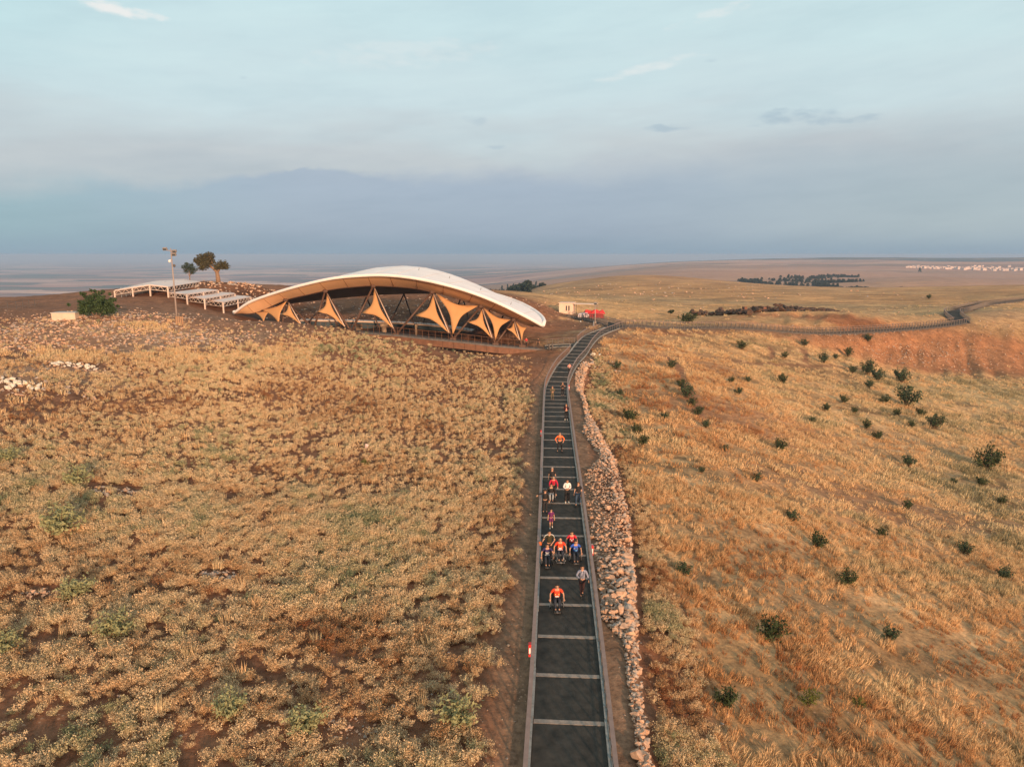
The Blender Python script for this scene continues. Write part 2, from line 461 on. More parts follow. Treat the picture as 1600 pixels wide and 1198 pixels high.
def H0(x, y):
    x = np.asarray(x, float); y = np.asarray(y, float); sh = x.shape
    x = x.ravel(); y = y.ravel(); out = np.zeros(len(x)); r = np.hypot(x, y)
    wf = sstep(r, 215, 300)
    behind = sstep(-y, 60, 150); wf = np.maximum(wf, behind)
    side = sstep(np.abs(x), 170, 260); wf = np.maximum(wf, side)
    for s in range(0, len(x), 20000):
        sl = slice(s, s + 20000); xs = x[sl]; ys = y[sl]; w = wf[sl]; z = np.zeros(len(xs))
        m = w < 1
        if m.any():
            q = np.stack([xs[m], ys[m]], 1) / 50.0
            K = _tps(np.linalg.norm(q[:, None] - NP_[None], axis=2)); n = len(NP_)
            z[m] += (1 - w[m]) * (K @ NW[:n] + NW[n] + q @ NW[n + 1:])
        m = w > 0
        if m.any():
            q = far_uv(xs[m], ys[m])
            K = np.linalg.norm(q[:, None] - FP_[None], axis=2)
            z[m] += w[m] * (K @ FW[:-1] + FW[-1])
        out[sl] = z
    return out.reshape(sh)

# walkway centre line in world space
CL_PIX = [(893, 1330), (890, 1198), (887, 1057), (883, 932), (878, 810), (873, 715), (870, 651), (869, 620), (871.5, 600), (885, 573), (902, 554), (914, 537), (929, 524), (958, 512.5)]
def h1(x, y): return float(H0(np.array([x]), np.array([y]))[0])
def ground0(px, py, far=1500.0):
    d = ray(px, py); t = np.geomspace(12, far, 900)
    P = t[:, None] * d[None]; z = CAMZ + P[:, 2]; h = H0(P[:, 0], P[:, 1])
    i = int(np.argmax(z < h))
    if not (z < h).any(): i = len(t) - 1
    t2 = np.linspace(t[max(i - 1, 0)], t[i], 30); P = t2[:, None] * d[None]; z = CAMZ + P[:, 2]; h = H0(P[:, 0], P[:, 1])
    j = int(np.argmax(z < h)) if (z < h).any() else 29
    return Vector((P[j, 0], P[j, 1], h[j]))
def resample(pts, step):
    pts = [Vector(p) for p in pts]
    # Catmull-Rom, then equal arc-length steps
    dense = []
    n = len(pts)
    for i in range(n - 1):
        p0 = pts[max(i - 1, 0)]; p1 = pts[i]; p2 = pts[i + 1]; p3 = pts[min(i + 2, n - 1)]
        for k in range(24):
            t = k / 24
            dense.append(.5 * ((2 * p1) + (p2 - p0) * t + (2 * p0 - 5 * p1 + 4 * p2 - p3) * t * t + (3 * p1 - p0 - 3 * p2 + p3) * t ** 3))
    dense.append(pts[-1])
    out = [dense[0]]; acc = 0
    for a, b in zip(dense, dense[1:]):
        L = (b - a).length
        while acc + L >= step:
            u = (step - acc) / L; a = a + (b - a) * u; out.append(a.copy()); L = (b - a).length; acc = 0
        acc += L
    return out
def path_from_pix(pix, step=0.5, flat=None):
    w = []
    for i, (px, py) in enumerate(pix):
        w.append(atz(px, py, 0.0) if (flat and i < flat) else ground0(px, py))
    return resample(w, step)
MAIN = path_from_pix(CL_PIX, 0.5, flat=9)
EAST = path_from_pix([(940, 519), (958, 512.5), (985, 510), (1020, 511), (1060, 513), (1120, 512), (1180, 514), (1222, 518), (1290, 521), (1359, 518), (1428, 513.5), (1480, 508), (1501, 504)], 0.5)
NEAST = path_from_pix([(1503, 505), (1487, 490), (1505, 485), (1535, 477), (1568, 472.5), (1610, 467.5)], 0.5)
GATE = path_from_pix([(962, 511), (940, 504), (905, 497.5), (884, 493)], 0.5)
SIDE = path_from_pix([(911, 541), (893, 540), (868, 541), (850, 543)], 0.5)
ALLP = np.array([(p.x, p.y, p.z) for P in (MAIN, EAST, NEAST, GATE, SIDE) for p in P])

def path_dist(x, y):
    """distance to the nearest walkway and that walkway's height"""
    x = np.asarray(x).ravel(); y = np.asarray(y).ravel()
    dist = np.full(len(x), 1e9); zz = np.zeros(len(x))
    near = (x > -20) & (x < 190) & (y > 0) & (y < 270)
    idx = np.nonzero(near)[0]
    for s in range(0, len(idx), 8000):
        ii = idx[s:s + 8000]
        D = (x[ii][:, None] - ALLP[None, :, 0]) ** 2 + (y[ii][:, None] - ALLP[None, :, 1]) ** 2
        j = D.argmin(1); dist[ii] = np.sqrt(D[np.arange(len(ii)), j]); zz[ii] = ALLP[j, 2]
    return dist, zz

SH_C = np.array((-24.0, 144.0))
def H(x, y):
    x = np.asarray(x, float); y = np.asarray(y, float); sh = x.shape
    x = x.ravel(); y = y.ravel()
    z = H0(x, y)
    r = np.hypot(x, y)
    d, pz = path_dist(x, y)
    nearp = 1 - sstep(d, 1.9, 3.4)
    rough = (fbm(x / 9, y / 9, 3) - .5) * .7 + (fbm(x / 1.7 + 9, y / 1.7, 3) - .5) * .28
    z = z + rough * (1 - nearp) * (1 - sstep(r, 300, 900))
    # retaining wall step
    wx = np.interp(y, WALL_Y, WALL_X)
    inw = sstep(y, WALL_Y[0] - 1, WALL_Y[0] + 1) * (1 - sstep(y, WALL_Y[-1] - 12, WALL_Y[-1]))
    off = x - wx
    z = z - .75 * inw * sstep(off, -.15, .35) * (1 - sstep(off, 3, 11))
    # gullies on the bank below the far walkway
    gx = sstep(x, 45, 70) * sstep(y, 138, 146) * (1 - sstep(y, 166, 174)) * (1 - sstep(d, 0, 2.2) * 0)
    z = z + gx * sstep(d, 2.5, 6) * ((fbm((x - y * .5) / 2.3, y / 14, 4) - .5) * 1.9)
    # rolling relief far away
    z = z + (fbm(x / 260, y / 260, 4) - .5) * 13 * sstep(r, 420, 1200) * (1 - sstep(r, 2500, 6000)) * sstep(x, -200, 400)
    z = z * (1 - nearp) + (pz - .10) * nearp
    return z.reshape(sh)
def hz(x, y): return float(H(np.array([x]), np.array([y]))[0])
def ground(px, py, far=6000.0, t0=12):
    d = ray(px, py); t = np.geomspace(t0, far, 1100)
    P = t[:, None] * d[None]; z = CAMZ + P[:, 2]; h = H(P[:, 0], P[:, 1])
    hit = z < h
    i = int(np.argmax(hit)) if hit.any() else len(t) - 1
    t2 = np.linspace(t[max(i - 1, 0)], t[i], 20); P = t2[:, None] * d[None]; z = CAMZ + P[:, 2]; h = H(P[:, 0], P[:, 1])
    hit = z < h; j = int(np.argmax(hit)) if hit.any() else 19
    return Vector((P[j, 0], P[j, 1], h[j]))

# ------------------------------------------------------------------ ground sheet
GB_Y, GB_X = _line([(1190, 1260), (1165, 1198), (1125, 1100), (1085, 980), (1062, 900), (1040, 830), (1015, 770), (1003, 730), (990, 690), (978, 650), (978, 615), (960, 585), (945, 565)])
_o = np.argsort(GB_Y); GB_Y = GB_Y[_o]; GB_X = GB_X[_o]
SOIL = np.array((.185, .088, .052)); DIRT = np.array((.23, .135, .088)); REDM = np.array((.265, .115, .06)); GOLD = np.array((.48, .29, .15))
STRAW = np.array((.43, .27, .155)); OLIV = np.array((.46, .27, .13)); GREY = np.array((.36, .235, .16)); PALE = np.array((.52, .36, .19)); DARK = np.array((.07, .075, .045))
BLOBS = [  # px, py, radius across, radius along, colour, weight
    (120, 520, 34, 12, GREY, .6), (30, 530, 14, 9, REDM, .8), (200, 505, 22, 12, GREY, .5), (260, 490, 20, 16, GREY * .8, .5), (90, 495, 40, 10, SOIL * 1.3, .6),
    (60, 580, 12, 5, GREY, .5), (220, 480, 22, 14, SOIL * 1.25, .7), (360, 455, 22, 10, REDM * .9, .9), (430, 460, 18, 20, REDM * .55, .9),
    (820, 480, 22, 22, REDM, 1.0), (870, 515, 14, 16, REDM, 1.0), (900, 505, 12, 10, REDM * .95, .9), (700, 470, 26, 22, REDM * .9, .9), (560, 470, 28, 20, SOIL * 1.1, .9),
    (560, 515, 34, 24, SOIL * .5, 1.0), (680, 520, 22, 18, SOIL * .5, 1.0), (820, 555, 9, 5, REDM, .9), (740, 549, 10, 4, SOIL * 1.4, .8), (690, 541, 8, 3.5, SOIL * 1.3, .8),  # the two halved soil tones paint shade into the hollow under the shelter
    (1040, 560, 14, 8, REDM * 1.15, .45), (1100, 640, 16, 14, REDM * 1.25, .45), (1180, 660, 12, 14, REDM * 1.2, .35), (1030, 515, 9, 5, REDM, .9), (1090, 518, 8, 3, REDM, .6), (980, 528, 16, 4, REDM * .9, .7),
    (1300, 760, 14, 10, SOIL * 1.7, .35), (1500, 830, 16, 14, SOIL * 1.8, .3), (1550, 620, 20, 16, PALE, .6), (1450, 700, 14, 12, STRAW, .5),
    (1315, 500, 14, 6, REDM * .9, .7), (1350, 505, 6, 3, REDM * .7, .7), (1230, 500, 12, 6, PALE * .9, .5), (1400, 490, 24, 14, GOLD, .4), (1000, 480, 60, 22, OLIV * 1.25, .5),
    (950, 490, 18, 10, OLIV * 1.5, .6), (920, 500, 6, 4, OLIV, .5), (1560, 490, 16, 10, GREY * .9, .5),
]

def ground_colours(x, y, z):
    n = len(x); r = np.hypot(x, y)
    n1 = fbm(x / 14, y / 14, 4)[:, None]; n2 = fbm(x / 3.1 + 31, y / 3.1, 4)[:, None]; n3 = fbm(x / 60 + 5, y / 60 + 3, 4)[:, None]
    c = SOIL[None] * (0.75 + .6 * n2)
    gb = np.interp(y, GB_Y, GB_X)
    right = sstep(x - gb + (n2[:, 0] - .5) * 2.5, -1.2, 1.0) * (y > 8)
    right = np.where(y > GB_Y[-1], sstep(x, -2, 4) * sstep(y, 100, 118), right)
    gold = GOLD[None] * (.75 + .5 * n1) * (1 - sstep(n2, .52, .72) * .35)
    gold = gold * (1 - right[:, None] * 0) + (STRAW[None] - gold) * sstep(n1, .5, .72) * .45
    fo = folds(x, y)[:, None]; gold = gold * (.72 + .56 * sstep(fo, .36, .62))
    c = c + (gold - c) * right[:, None]
    tr = (1 - sstep(track_dist(x, y) + (n2[:, 0] - .5) * .8, .35, 1.0))[:, None]; c = c + (SOIL[None] * 1.15 - c) * tr * .85
    # beyond the ridge: dry yellow-olive range, then distant land
    back = (sstep(y, 150, 168) * sstep(x, -12, 18))[:, None]
    rng_c = np.array((.50, .265, .125)) * (.6 + .8 * n1) + (np.array((.44, .27, .145)) - np.array((.50, .265, .125))) * sstep(n3, .38, .62) * .8
    c = c + (rng_c - c) * back
    lb = (sstep(y, 128, 150) * (1 - sstep(x, -12, 18)))[:, None]
    c = c + (SOIL[None] * (1.0 + .5 * n1) - c) * lb
    fr = sstep(r, 300, 620)[:, None]
    farc = np.array((.46, .24, .13)) * (.7 + .6 * n3) + (OLIV - np.array((.36, .205, .115))) * sstep(n1, .5, .7) * .35
    c = c + (farc - c) * fr
    # red bank
    gx = (sstep(x, 40, 62) * sstep(y, 142, 149) * (1 - sstep(y, 164, 171)))[:, None]
    c = c + (REDM[None] * (.8 + .6 * n2) - c) * gx * .85
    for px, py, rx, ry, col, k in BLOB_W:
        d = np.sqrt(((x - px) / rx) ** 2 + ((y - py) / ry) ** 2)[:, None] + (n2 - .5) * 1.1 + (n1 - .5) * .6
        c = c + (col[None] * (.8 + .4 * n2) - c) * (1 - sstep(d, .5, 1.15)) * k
    d, _ = path_dist(x, y)
    k = (1 - sstep(d + (n2[:, 0] - .5) * 1.6, 2.4, 3.6))[:, None]
    k = k * np.where(y < 150, 1, .5)[:, None]
    c = c + (DIRT[None] * (.75 + .5 * n2) - c) * k
    return np.clip(c, .01, .8)

def folds(x, y):
    a = (x * .5 + y * .86); b = (x * .86 - y * .5)
    return fbm(a / 2.4 + 3, b / 13 + 7, 4)
TRACKS = [[(1085, 553), (1125, 562), (1180, 569), (1240, 571), (1300, 573), (1350, 578)], [(1003, 552), (1040, 557), (1060, 570), (1066, 590), (1078, 612), (1100, 655)], [(1440, 576), (1490, 580), (1540, 590), (1600, 600)], [(1200, 541), (1208, 552), (1205, 562)], [(1255, 545), (1260, 558), (1258, 566)]]
TRW = [np.array([tuple(ground0(px, py))[:2] for px, py in T_]) for T_ in TRACKS]
def track_dist(x, y):
    x = np.asarray(x); y = np.asarray(y); best = np.full(x.shape, 99.)
    for T_ in TRW:
        for a, b in zip(T_, T_[1:]):
            d = b - a; t = np.clip(((x - a[0]) * d[0] + (y - a[1]) * d[1]) / (d @ d), 0, 1); best = np.minimum(best, np.hypot(x - a[0] - t * d[0], y - a[1] - t * d[1]))
    return best
BLOB_W = []
for px, py, rx, ry, col, k in BLOBS:
    p = ground0(px, py); BLOB_W.append((p.x, p.y, rx, ry, np.asarray(col), k))

def build_ground():
    rs = [5.0]
    while rs[-1] < 330: rs.append(rs[-1] * 1.0105)
    while rs[-1] < 46000: rs.append(rs[-1] * 1.034)
    rs = np.array(rs)
    an = np.concatenate([np.arange(-47, 47.01, .21), np.arange(51, 309, 5.0)]) * math.pi / 180
    A, Rr = np.meshgrid(an, rs)
    X = (np.sin(A) * Rr).ravel(); Y = (np.cos(A) * Rr).ravel(); Z = H(X, Y)
    m, n = len(rs), len(an)
    i = np.arange(m - 1)[:, None] * n; j = np.arange(n)[None]; j2 = (j + 1) % n
    F = np.stack([i + j, i + j2, i + n + j2, i + n + j], -1).reshape(-1, 4)[:, ::-1]
    V = np.stack([X, Y, Z], 1)
    # centre fan
    V = np.vstack([V, [[0, 0, hz(0, 0)]]])
    me = mesh_np('ground', V, F, [ground_mat()], smooth=True)
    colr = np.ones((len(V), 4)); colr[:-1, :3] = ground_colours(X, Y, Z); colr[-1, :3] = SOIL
    at_ = me.color_attributes.new('soil', 'FLOAT_COLOR', 'POINT'); at_.data.foreach_set('color', colr.ravel().astype(np.float32))
    o = link('ground', me); tag(o, kind='structure')
    # the patch right under the drone, closing the sheet
    k = len(an); vs = [(math.sin(a) * 5.0, math.cos(a) * 5.0, 0) for a in an]
    vs = [(x, y, hz(x, y)) for x, y, _ in vs] + [(0, 0, hz(0, 0))]
    cf = mesh_np('ground_patch', vs, [((q + 1) % k, q, k) for q in range(k)], [me.materials[0]], smooth=True)
    c2 = np.ones((k + 1, 4)); c2[:, :3] = SOIL
    cf.color_attributes.new('soil', 'FLOAT_COLOR', 'POINT').data.foreach_set('color', c2.ravel().astype(np.float32))
    tag(link('ground_patch', cf), kind='structure')

def ground_mat():
    m = bpy.data.materials.new('dry_ground'); m.use_nodes = True
    g = NT(m.node_tree); b = m.node_tree.nodes['Principled BSDF']
    b.inputs['Roughness'].default_value = .95; b.inputs['Specular IOR Level'].default_value = .1
    geo = g.n('ShaderNodeNewGeometry'); sep = g.n('ShaderNodeSeparateXYZ'); g.l(geo.outputs['Position'], sep.inputs[0])
    x, y = sep.outputs[0], sep.outputs[1]
    r = g.math('SQRT', g.math('ADD', g.math('MULTIPLY', x, x), g.math('MULTIPLY', y, y)))
    va = g.n('ShaderNodeVertexColor', layer_name='soil')
    def noise(scale, detail=5, rough=.6, vec=None):
        nd = g.n('ShaderNodeTexNoise', i_Scale=scale, i_Detail=float(detail), i_Roughness=rough); g.l(vec or geo.outputs['Position'], nd.inputs['Vector']); return nd.outputs[0]
    nf = noise(3.0, 6, .7); nm = noise(.55, 5, .65); nl = noise(.05, 5, .6)
    c = va.outputs[0]
    c = g.mix(1.0, c, g.ramp(nf, [(.3, (.55, .52, .5)), (.5, (1, 1, 1)), (.72, (1.45, 1.4, 1.3))]), 'MULTIPLY')
    c = g.mix(g.smooth(r, 900, 100), c, g.mix(1.0, c, g.ramp(nm, [(.35, (.72, .7, .68)), (.65, (1.25, 1.24, 1.2))]), 'MULTIPLY'))
    # pebbles and chips of limestone
    vo = g.n('ShaderNodeTexVoronoi', i_Scale=4.2); g.l(geo.outputs['Position'], vo.inputs['Vector'])
    peb = g.math('MULTIPLY', g.smooth(vo.outputs['Distance'], .24, .17), g.smooth(noise(.35, 3), .50, .62))
    peb = g.math('MULTIPLY', peb, g.smooth(r, 220, 40))
    c = g.mix(g.math('MULTIPLY', peb, .7), c, (.44, .27, .18))
    # far range texture: streaky tufts and stones
    cm = g.n('ShaderNodeMapping'); cm.inputs['Scale'].default_value = (.035, .11, .1); g.l(geo.outputs['Position'], cm.inputs[0])
    ns = noise(1.0, 8, .72, cm.outputs[0])
    st = g.mix(1.0, c, g.ramp(ns, [(.32, (.42, .44, .40)), (.47, (.9, .9, .88)), (.6, (1.25, 1.2, 1.1))]), 'MULTIPLY')
    c = g.mix(g.math('MULTIPLY', g.smooth(r, 140, 260), g.math('SUBTRACT', 1.0, g.math('MULTIPLY', g.smooth(r, 1500, 3500), .7))), c, st)
    # farmland on the plain: long fields of several crops and fallow
    mp = g.n('ShaderNodeMapping'); mp.inputs['Scale'].default_value = (1 / 620, 1 / 300, 0); mp.inputs['Rotation'].default_value = (0, 0, .35)
    wob = g.n('ShaderNodeTexNoise', i_Scale=.0006, i_Detail=2.0); g.l(geo.outputs['Position'], wob.inputs['Vector'])
    ad = g.n('ShaderNodeVectorMath', operation='MULTIPLY_ADD'); g.l(wob.outputs['Color'], ad.inputs[0]); ad.inputs[1].default_value = (700, 700, 0); g.l(geo.outputs['Position'], ad.inputs[2])
    g.l(ad.outputs[0], mp.inputs[0])
    vf = g.n('ShaderNodeTexVoronoi', distance='CHEBYCHEV', i_Scale=1.0); g.l(mp.outputs[0], vf.inputs['Vector'])
    sp = g.n('ShaderNodeSeparateColor'); g.l(vf.outputs['Color'], sp.inputs[0])
    fld = g.ramp(sp.outputs[0], [(0, (.42, .24, .16)), (.18, (.16, .105, .08)), (.3, (.5, .32, .22)), (.42, (.075, .085, .06)), (.52, (.36, .2, .14)), (.66, (.12, .12, .085)), (.78, (.55, .38, .27)), (.9, (.22, .14, .10))], 'CONSTANT')
    # groves of olive and pistachio, village specks
    gv = noise(.0011, 5, .62)
    fld = g.mix(1.0, fld, (1.2, .98, .95), 'MULTIPLY')
    fst = g.n('ShaderNodeMapping'); fst.inputs['Scale'].default_value = (.0016, .0065, 0); fst.inputs['Rotation'].default_value = (0, 0, .2); g.l(geo.outputs['Position'], fst.inputs[0])
    fld = g.mix(1.0, fld, g.ramp(noise(1.0, 6, .7, fst.outputs[0]), [(.36, (.6, .6, .62)), (.5, (1, 1, 1)), (.62, (1.3, 1.25, 1.2))]), 'MULTIPLY')
    fld = g.mix(g.math('MULTIPLY', g.smooth(gv, .55, .60), .85), fld, (.045, .055, .040))
    sv = g.n('ShaderNodeTexVoronoi', i_Scale=.012); g.l(geo.outputs['Position'], sv.inputs['Vector'])
    vil = g.math('MULTIPLY', g.smooth(sv.outputs['Distance'], .30, .22), g.smooth(noise(.0007, 3), .60, .64))
    fld = g.mix(vil, fld, (.6, .55, .5))
    pk = g.smooth(sep.outputs[2], -60, -110)
    fw = g.math('MULTIPLY', g.smooth(r, 1100, 1900), g.math('ADD', .22, g.math('MULTIPLY', pk, .78)))
    fw = g.math('MAXIMUM', fw, g.math('MULTIPLY', g.smooth(r, 1200, 3800), .55))
    # pinkish fallow on the far rises
    c = g.mix(g.math('MULTIPLY', g.smooth(r, 900, 1500), .75), c, g.mix(1.0, (.47, .26, .19), g.ramp(nl, [(.3, (.75, .75, .75)), (.7, (1.15, 1.15, 1.15))]), 'MULTIPLY'))
    c = g.mix(fw, c, fld)
    # wooded ridge on the horizon to the right
    rg = g.math('MULTIPLY', g.smooth(r, 4600, 5000), g.smooth(r, 7600, 7000))
    rg = g.math('MULTIPLY', rg, g.smooth(sep.outputs[2], -60, -40))
    c = g.mix(g.math('MULTIPLY', rg, g.smooth(noise(.004, 5, .6), .40, .47)), c, (.04, .052, .04))
    g.l(c, b.inputs['Base Color'])
    h = g.math('ADD', g.math('MULTIPLY', nf, .5), nm)
    bp = g.n('ShaderNodeBump', i_Strength=.8, i_Distance=.16); g.l(h, bp.inputs['Height']); g.l(bp.outputs[0], b.inputs['Normal'])
    return m
build_ground()

# ------------------------------------------------------------------ haze
def build_haze():
    mb = MB(); mb.box((0, 0, (22.6 - 158) / 2), (93000, 93000, 22.6 + 158))
    m = bpy.data.materials.new('haze_air'); m.use_nodes = True; t = m.node_tree; t.nodes.clear(); g = NT(t)
    o = g.n('ShaderNodeOutputMaterial'); v = g.n('ShaderNodeVolumePrincipled')
    v.inputs['Color'].default_value = (.40, .55, .78, 1); v.inputs['Density'].default_value = 1.4e-4; v.inputs['Anisotropy'].default_value = 0.0
    g.l(v.outputs[0], o.inputs['Volume'])
    tag(mb.build('haze', m), kind='stuff')
build_haze()

# ------------------------------------------------------------------ vegetation made of real leaves and blades
def plant_mat(name, stops, trans=.25, key='tint'):
    m = bpy.data.materials.new(name); m.use_nodes = True; g = NT(m.node_tree); b = m.node_tree.nodes['Principled BSDF']
    b.inputs['Roughness'].default_value = .85; b.inputs['Specular IOR Level'].default_value = .12
    a = g.n('ShaderNodeAttribute', attribute_type='INSTANCER', attribute_name=key)
    tc = g.n('ShaderNodeTexCoord'); nz = g.n('ShaderNodeTexNoise', i_Scale=9.0, i_Detail=2.0); g.l(tc.outputs['Object'], nz.inputs['Vector'])
    c = g.ramp(a.outputs['Fac'], stops)
    c = g.mix(1.0, c, g.ramp(nz.outputs[0], [(.35, (.60, .58, .54)), (.65, (1.40, 1.38, 1.32))]), 'MULTIPLY')
    g.l(c, b.inputs['Base Color'])
    tr = g.n('ShaderNodeBsdfTranslucent'); g.l(c, tr.inputs[0]); mx = g.n('ShaderNodeMixShader'); mx.inputs[0].default_value = trans
    g.l(b.outputs[0], mx.inputs[1]); g.l(tr.outputs[0], mx.inputs[2]); g.l(mx.outputs[0], m.node_tree.nodes['Material Output'].inputs[0])
    return m

def quads(P, size, rg, flat=0.0, asp=.55):
    """leaf-sized quads with random directions at points P"""
    n = len(P); size = np.broadcast_to(size, (n,))
    a = rg.normal(size=(n, 3)); a[:, 2] *= (1 - flat); a /= np.linalg.norm(a, axis=1)[:, None]
    b = rg.normal(size=(n, 3)); b -= (a * b).sum(1)[:, None] * a; b /= np.linalg.norm(b, axis=1)[:, None]
    u = a * size[:, None] * .5; w = b * size[:, None] * .5 * asp
    V = np.stack([P - u, P + w, P + u, P - w], 1).reshape(-1, 3)
    return V, np.arange(4 * n).reshape(n, 4)

def scrub_proto(name, m, rg, n_twig=26, leaves=5, h=.42, rad=.36, leaf=.055):
    """rounded dry thistle-like bush: twigs fanning out of one root with bracts along their tips"""
    Vs = []; Fs = []; base = 0
    P = []
    for i in range(n_twig):
        a = rg.uniform(0, 2 * math.pi); t = rg.uniform(.1, 1.15)
        tip = np.array((math.cos(a) * rad * math.sin(t), math.sin(a) * rad * math.sin(t), h * (.55 + .45 * math.cos(t * .9)) * rg.uniform(.75, 1.12)))
        u = np.array((-math.sin(a), math.cos(a), 0)) * .007
        Vs.append(np.array([u, -u, tip])); Fs.append((base, base + 1, base + 2, base + 2)); base += 3
        for k in range(leaves):
            P.append(tip * rg.uniform(.62, 1.05) + rg.normal(size=3) * .035)
    P = np.array(P); P[:, 2] = np.maximum(P[:, 2], .03)
    V, F = quads(P, rg.uniform(.7, 1.4, len(P)) * leaf, rg)
    V = np.vstack([np.vstack(Vs), V]); F = F + base
    tri = [f[:3] for f in Fs]
    me = bpy.data.meshes.new(name); me.from_pydata([tuple(v) for v in V], [], [tuple(int(q) for q in f) for f in tri] + [tuple(int(q) for q in f) for f in F]); me.update()
    me.materials.append(m); return me

def tuft_proto(name, m, rg, n=34, h=.5, rad=.16, w=.012, lean=.35):
    V = []; F = []
    for i in range(n):
        a = rg.uniform(0, 6.283); q = rg.uniform(0, 1) ** .5 * rad; b = np.array((math.cos(a) * q, math.sin(a) * q, 0))
        hh = h * rg.uniform(.55, 1.15); l = rg.uniform(0, lean); d = np.array((math.cos(a + rg.normal() * .5), math.sin(a + rg.normal() * .5), 0))
        s = rg.uniform(0, 3.14); u = np.array((math.cos(s), math.sin(s), 0)) * w
        mid = b + d * l * hh * .35 + np.array((0, 0, hh * .6)); tip = b + d * l * hh + np.array((0, 0, hh))
        k = len(V); V += [b - u, b + u, mid + u * .8, mid - u * .8, tip]; F += [(k, k + 1, k + 2, k + 3), (k + 3, k + 2, k + 4)]
    me = bpy.data.meshes.new(name); me.from_pydata([tuple(v) for v in V], [], F); me.update(); me.materials.append(m); return me

def rock_mesh(name, m, rg, sx=1, sy=1, sz=.7, n=11):
    import bmesh
    bm = bmesh.new()
    for i in range(n):
        v = rg.normal(size=3); v /= np.linalg.norm(v); v = v * rg.uniform(.8, 1.05)
        bm.verts.new((v[0] * sx * .5, v[1] * sy * .5, v[2] * sz * .5))
    res = bmesh.ops.convex_hull(bm, input=bm.verts)
    loose = [v for v in bm.verts if not v.link_faces]
    if loose: bmesh.ops.delete(bm, geom=loose, context='VERTS')
    bmesh.ops.recalc_face_normals(bm, faces=bm.faces)
    me = bpy.data.meshes.new(name); bm.to_mesh(me); bm.free(); me.materials.append(m); return me

def scatter(name, protos, P, scl, rot, tint, idx, aspect=None):
    """one object: protos instanced on points by geometry nodes"""
    me = bpy.data.meshes.new(name); n = len(P)
    me.vertices.add(n); me.vertices.foreach_set('co', np.asarray(P, np.float32).ravel())
    def attr(nm, ty, arr, key='value'):
        a = me.attributes.new(nm, ty, 'POINT'); a.data.foreach_set(key, np.ascontiguousarray(arr).ravel())
    attr('scl', 'FLOAT_VECTOR', np.asarray(scl, np.float32), 'vector'); attr('rot', 'FLOAT_VECTOR', np.asarray(rot, np.float32), 'vector')
    attr('tint', 'FLOAT', np.asarray(tint, np.float32)); attr('idx', 'INT', np.asarray(idx, np.int32))
    me.update()
    o = link(name, me)
    c = bpy.data.collections.new(name + '_kinds')
    for i, pm in enumerate(protos):
        c.objects.link(bpy.data.objects.new('%s_kind_%02d' % (name, i), pm))
    ng = bpy.data.node_groups.new(name, 'GeometryNodeTree'); ng.is_modifier = True
    ng.interface.new_socket('Geometry', in_out='INPUT', socket_type='NodeSocketGeometry')
    ng.interface.new_socket('Geometry', in_out='OUTPUT', socket_type='NodeSocketGeometry')
    N = ng.nodes; L = ng.links
    gi = N.new('NodeGroupInput'); go = N.new('NodeGroupOutput'); ip = N.new('GeometryNodeInstanceOnPoints'); ci = N.new('GeometryNodeCollectionInfo')
    ci.inputs['Collection'].default_value = c; ci.inputs['Separate Children'].default_value = True; ci.inputs['Reset Children'].default_value = True
    def na(nm, ty):
        q = N.new('GeometryNodeInputNamedAttribute'); q.data_type = ty; q.inputs['Name'].default_value = nm; return q.outputs['Attribute']
    L.new(gi.outputs[0], ip.inputs['Points']); L.new(ci.outputs[0], ip.inputs['Instance']); ip.inputs['Pick Instance'].default_value = True
    L.new(na('idx', 'INT'), ip.inputs['Instance Index']); L.new(na('scl', 'FLOAT_VECTOR'), ip.inputs['Scale'])
    e = N.new('FunctionNodeEulerToRotation'); L.new(na('rot', 'FLOAT_VECTOR'), e.inputs[0]); L.new(e.outputs[0], ip.inputs['Rotation'])
    L.new(ip.outputs[0], go.inputs[0])
    md = o.modifiers.new('scatter', 'NODES'); md.node_group = ng
    return o

def in_view(x, y, m=6):
    return (np.abs(x) < (y * .985 + 3) * .74 + m) & (y > 15)

def scatter_points(n, x0, x1, y0, y1, dens, rg):
    x = rg.uniform(x0, x1, n); y = rg.uniform(y0, y1, n)
    k = in_view(x, y) & (rg.uniform(0, 1, n) < dens(x, y))
    return x[k], y[k]

DRY = [(0, (.27, .105, .05)), (.15, (.36, .19, .095)), (.35, (.61, .405, .235)), (.58, (.74, .56, .37)), (.78, (.54, .45, .28)), (.92, (.30, .30, .175)), (1.0, (.22, .245, .15))]
M_SCRUB = plant_mat('dry_scrub', DRY, .28)
GR = [(0, (.36, .16, .075)), (.25, (.60, .36, .185)), (.6, (.73, .51, .305)), (.85, (.64, .50, .31)), (1.0, (.34, .28, .17))]
M_GRASS = plant_mat('dry_grass', GR, .3)
M_STONE = mat('limestone', (.44, .245, .155), .9, .3, 3.0, .4, tint=(.66, .43, .30))
M_STONEG = mat('grey_limestone', (.30, .235, .20), .9, .3, 3.0, .4, tint=(.50, .40, .34))

rg = np.random.default_rng(11)
scrubs = [scrub_proto('scrub_%d' % i, M_SCRUB, rg, n_twig=20, leaves=5, h=rg.uniform(.36, .5), rad=rg.uniform(.28, .4), leaf=.075) for i in range(4)] + \
         [scrub_proto('scrub_fine_%d' % i, M_SCRUB, rg, n_twig=34, leaves=7, h=.46, rad=.38, leaf=.055) for i in range(3)]
tufts = [tuft_proto('tuft_%d' % i, M_GRASS, rg, n=30, h=.55, rad=.22, w=.014) for i in range(4)]
tufts_far = [tuft_proto('tuft_far_%d' % i, M_GRASS, rg, n=26, h=.46, rad=.42, w=.026, lean=.5) for i in range(3)]

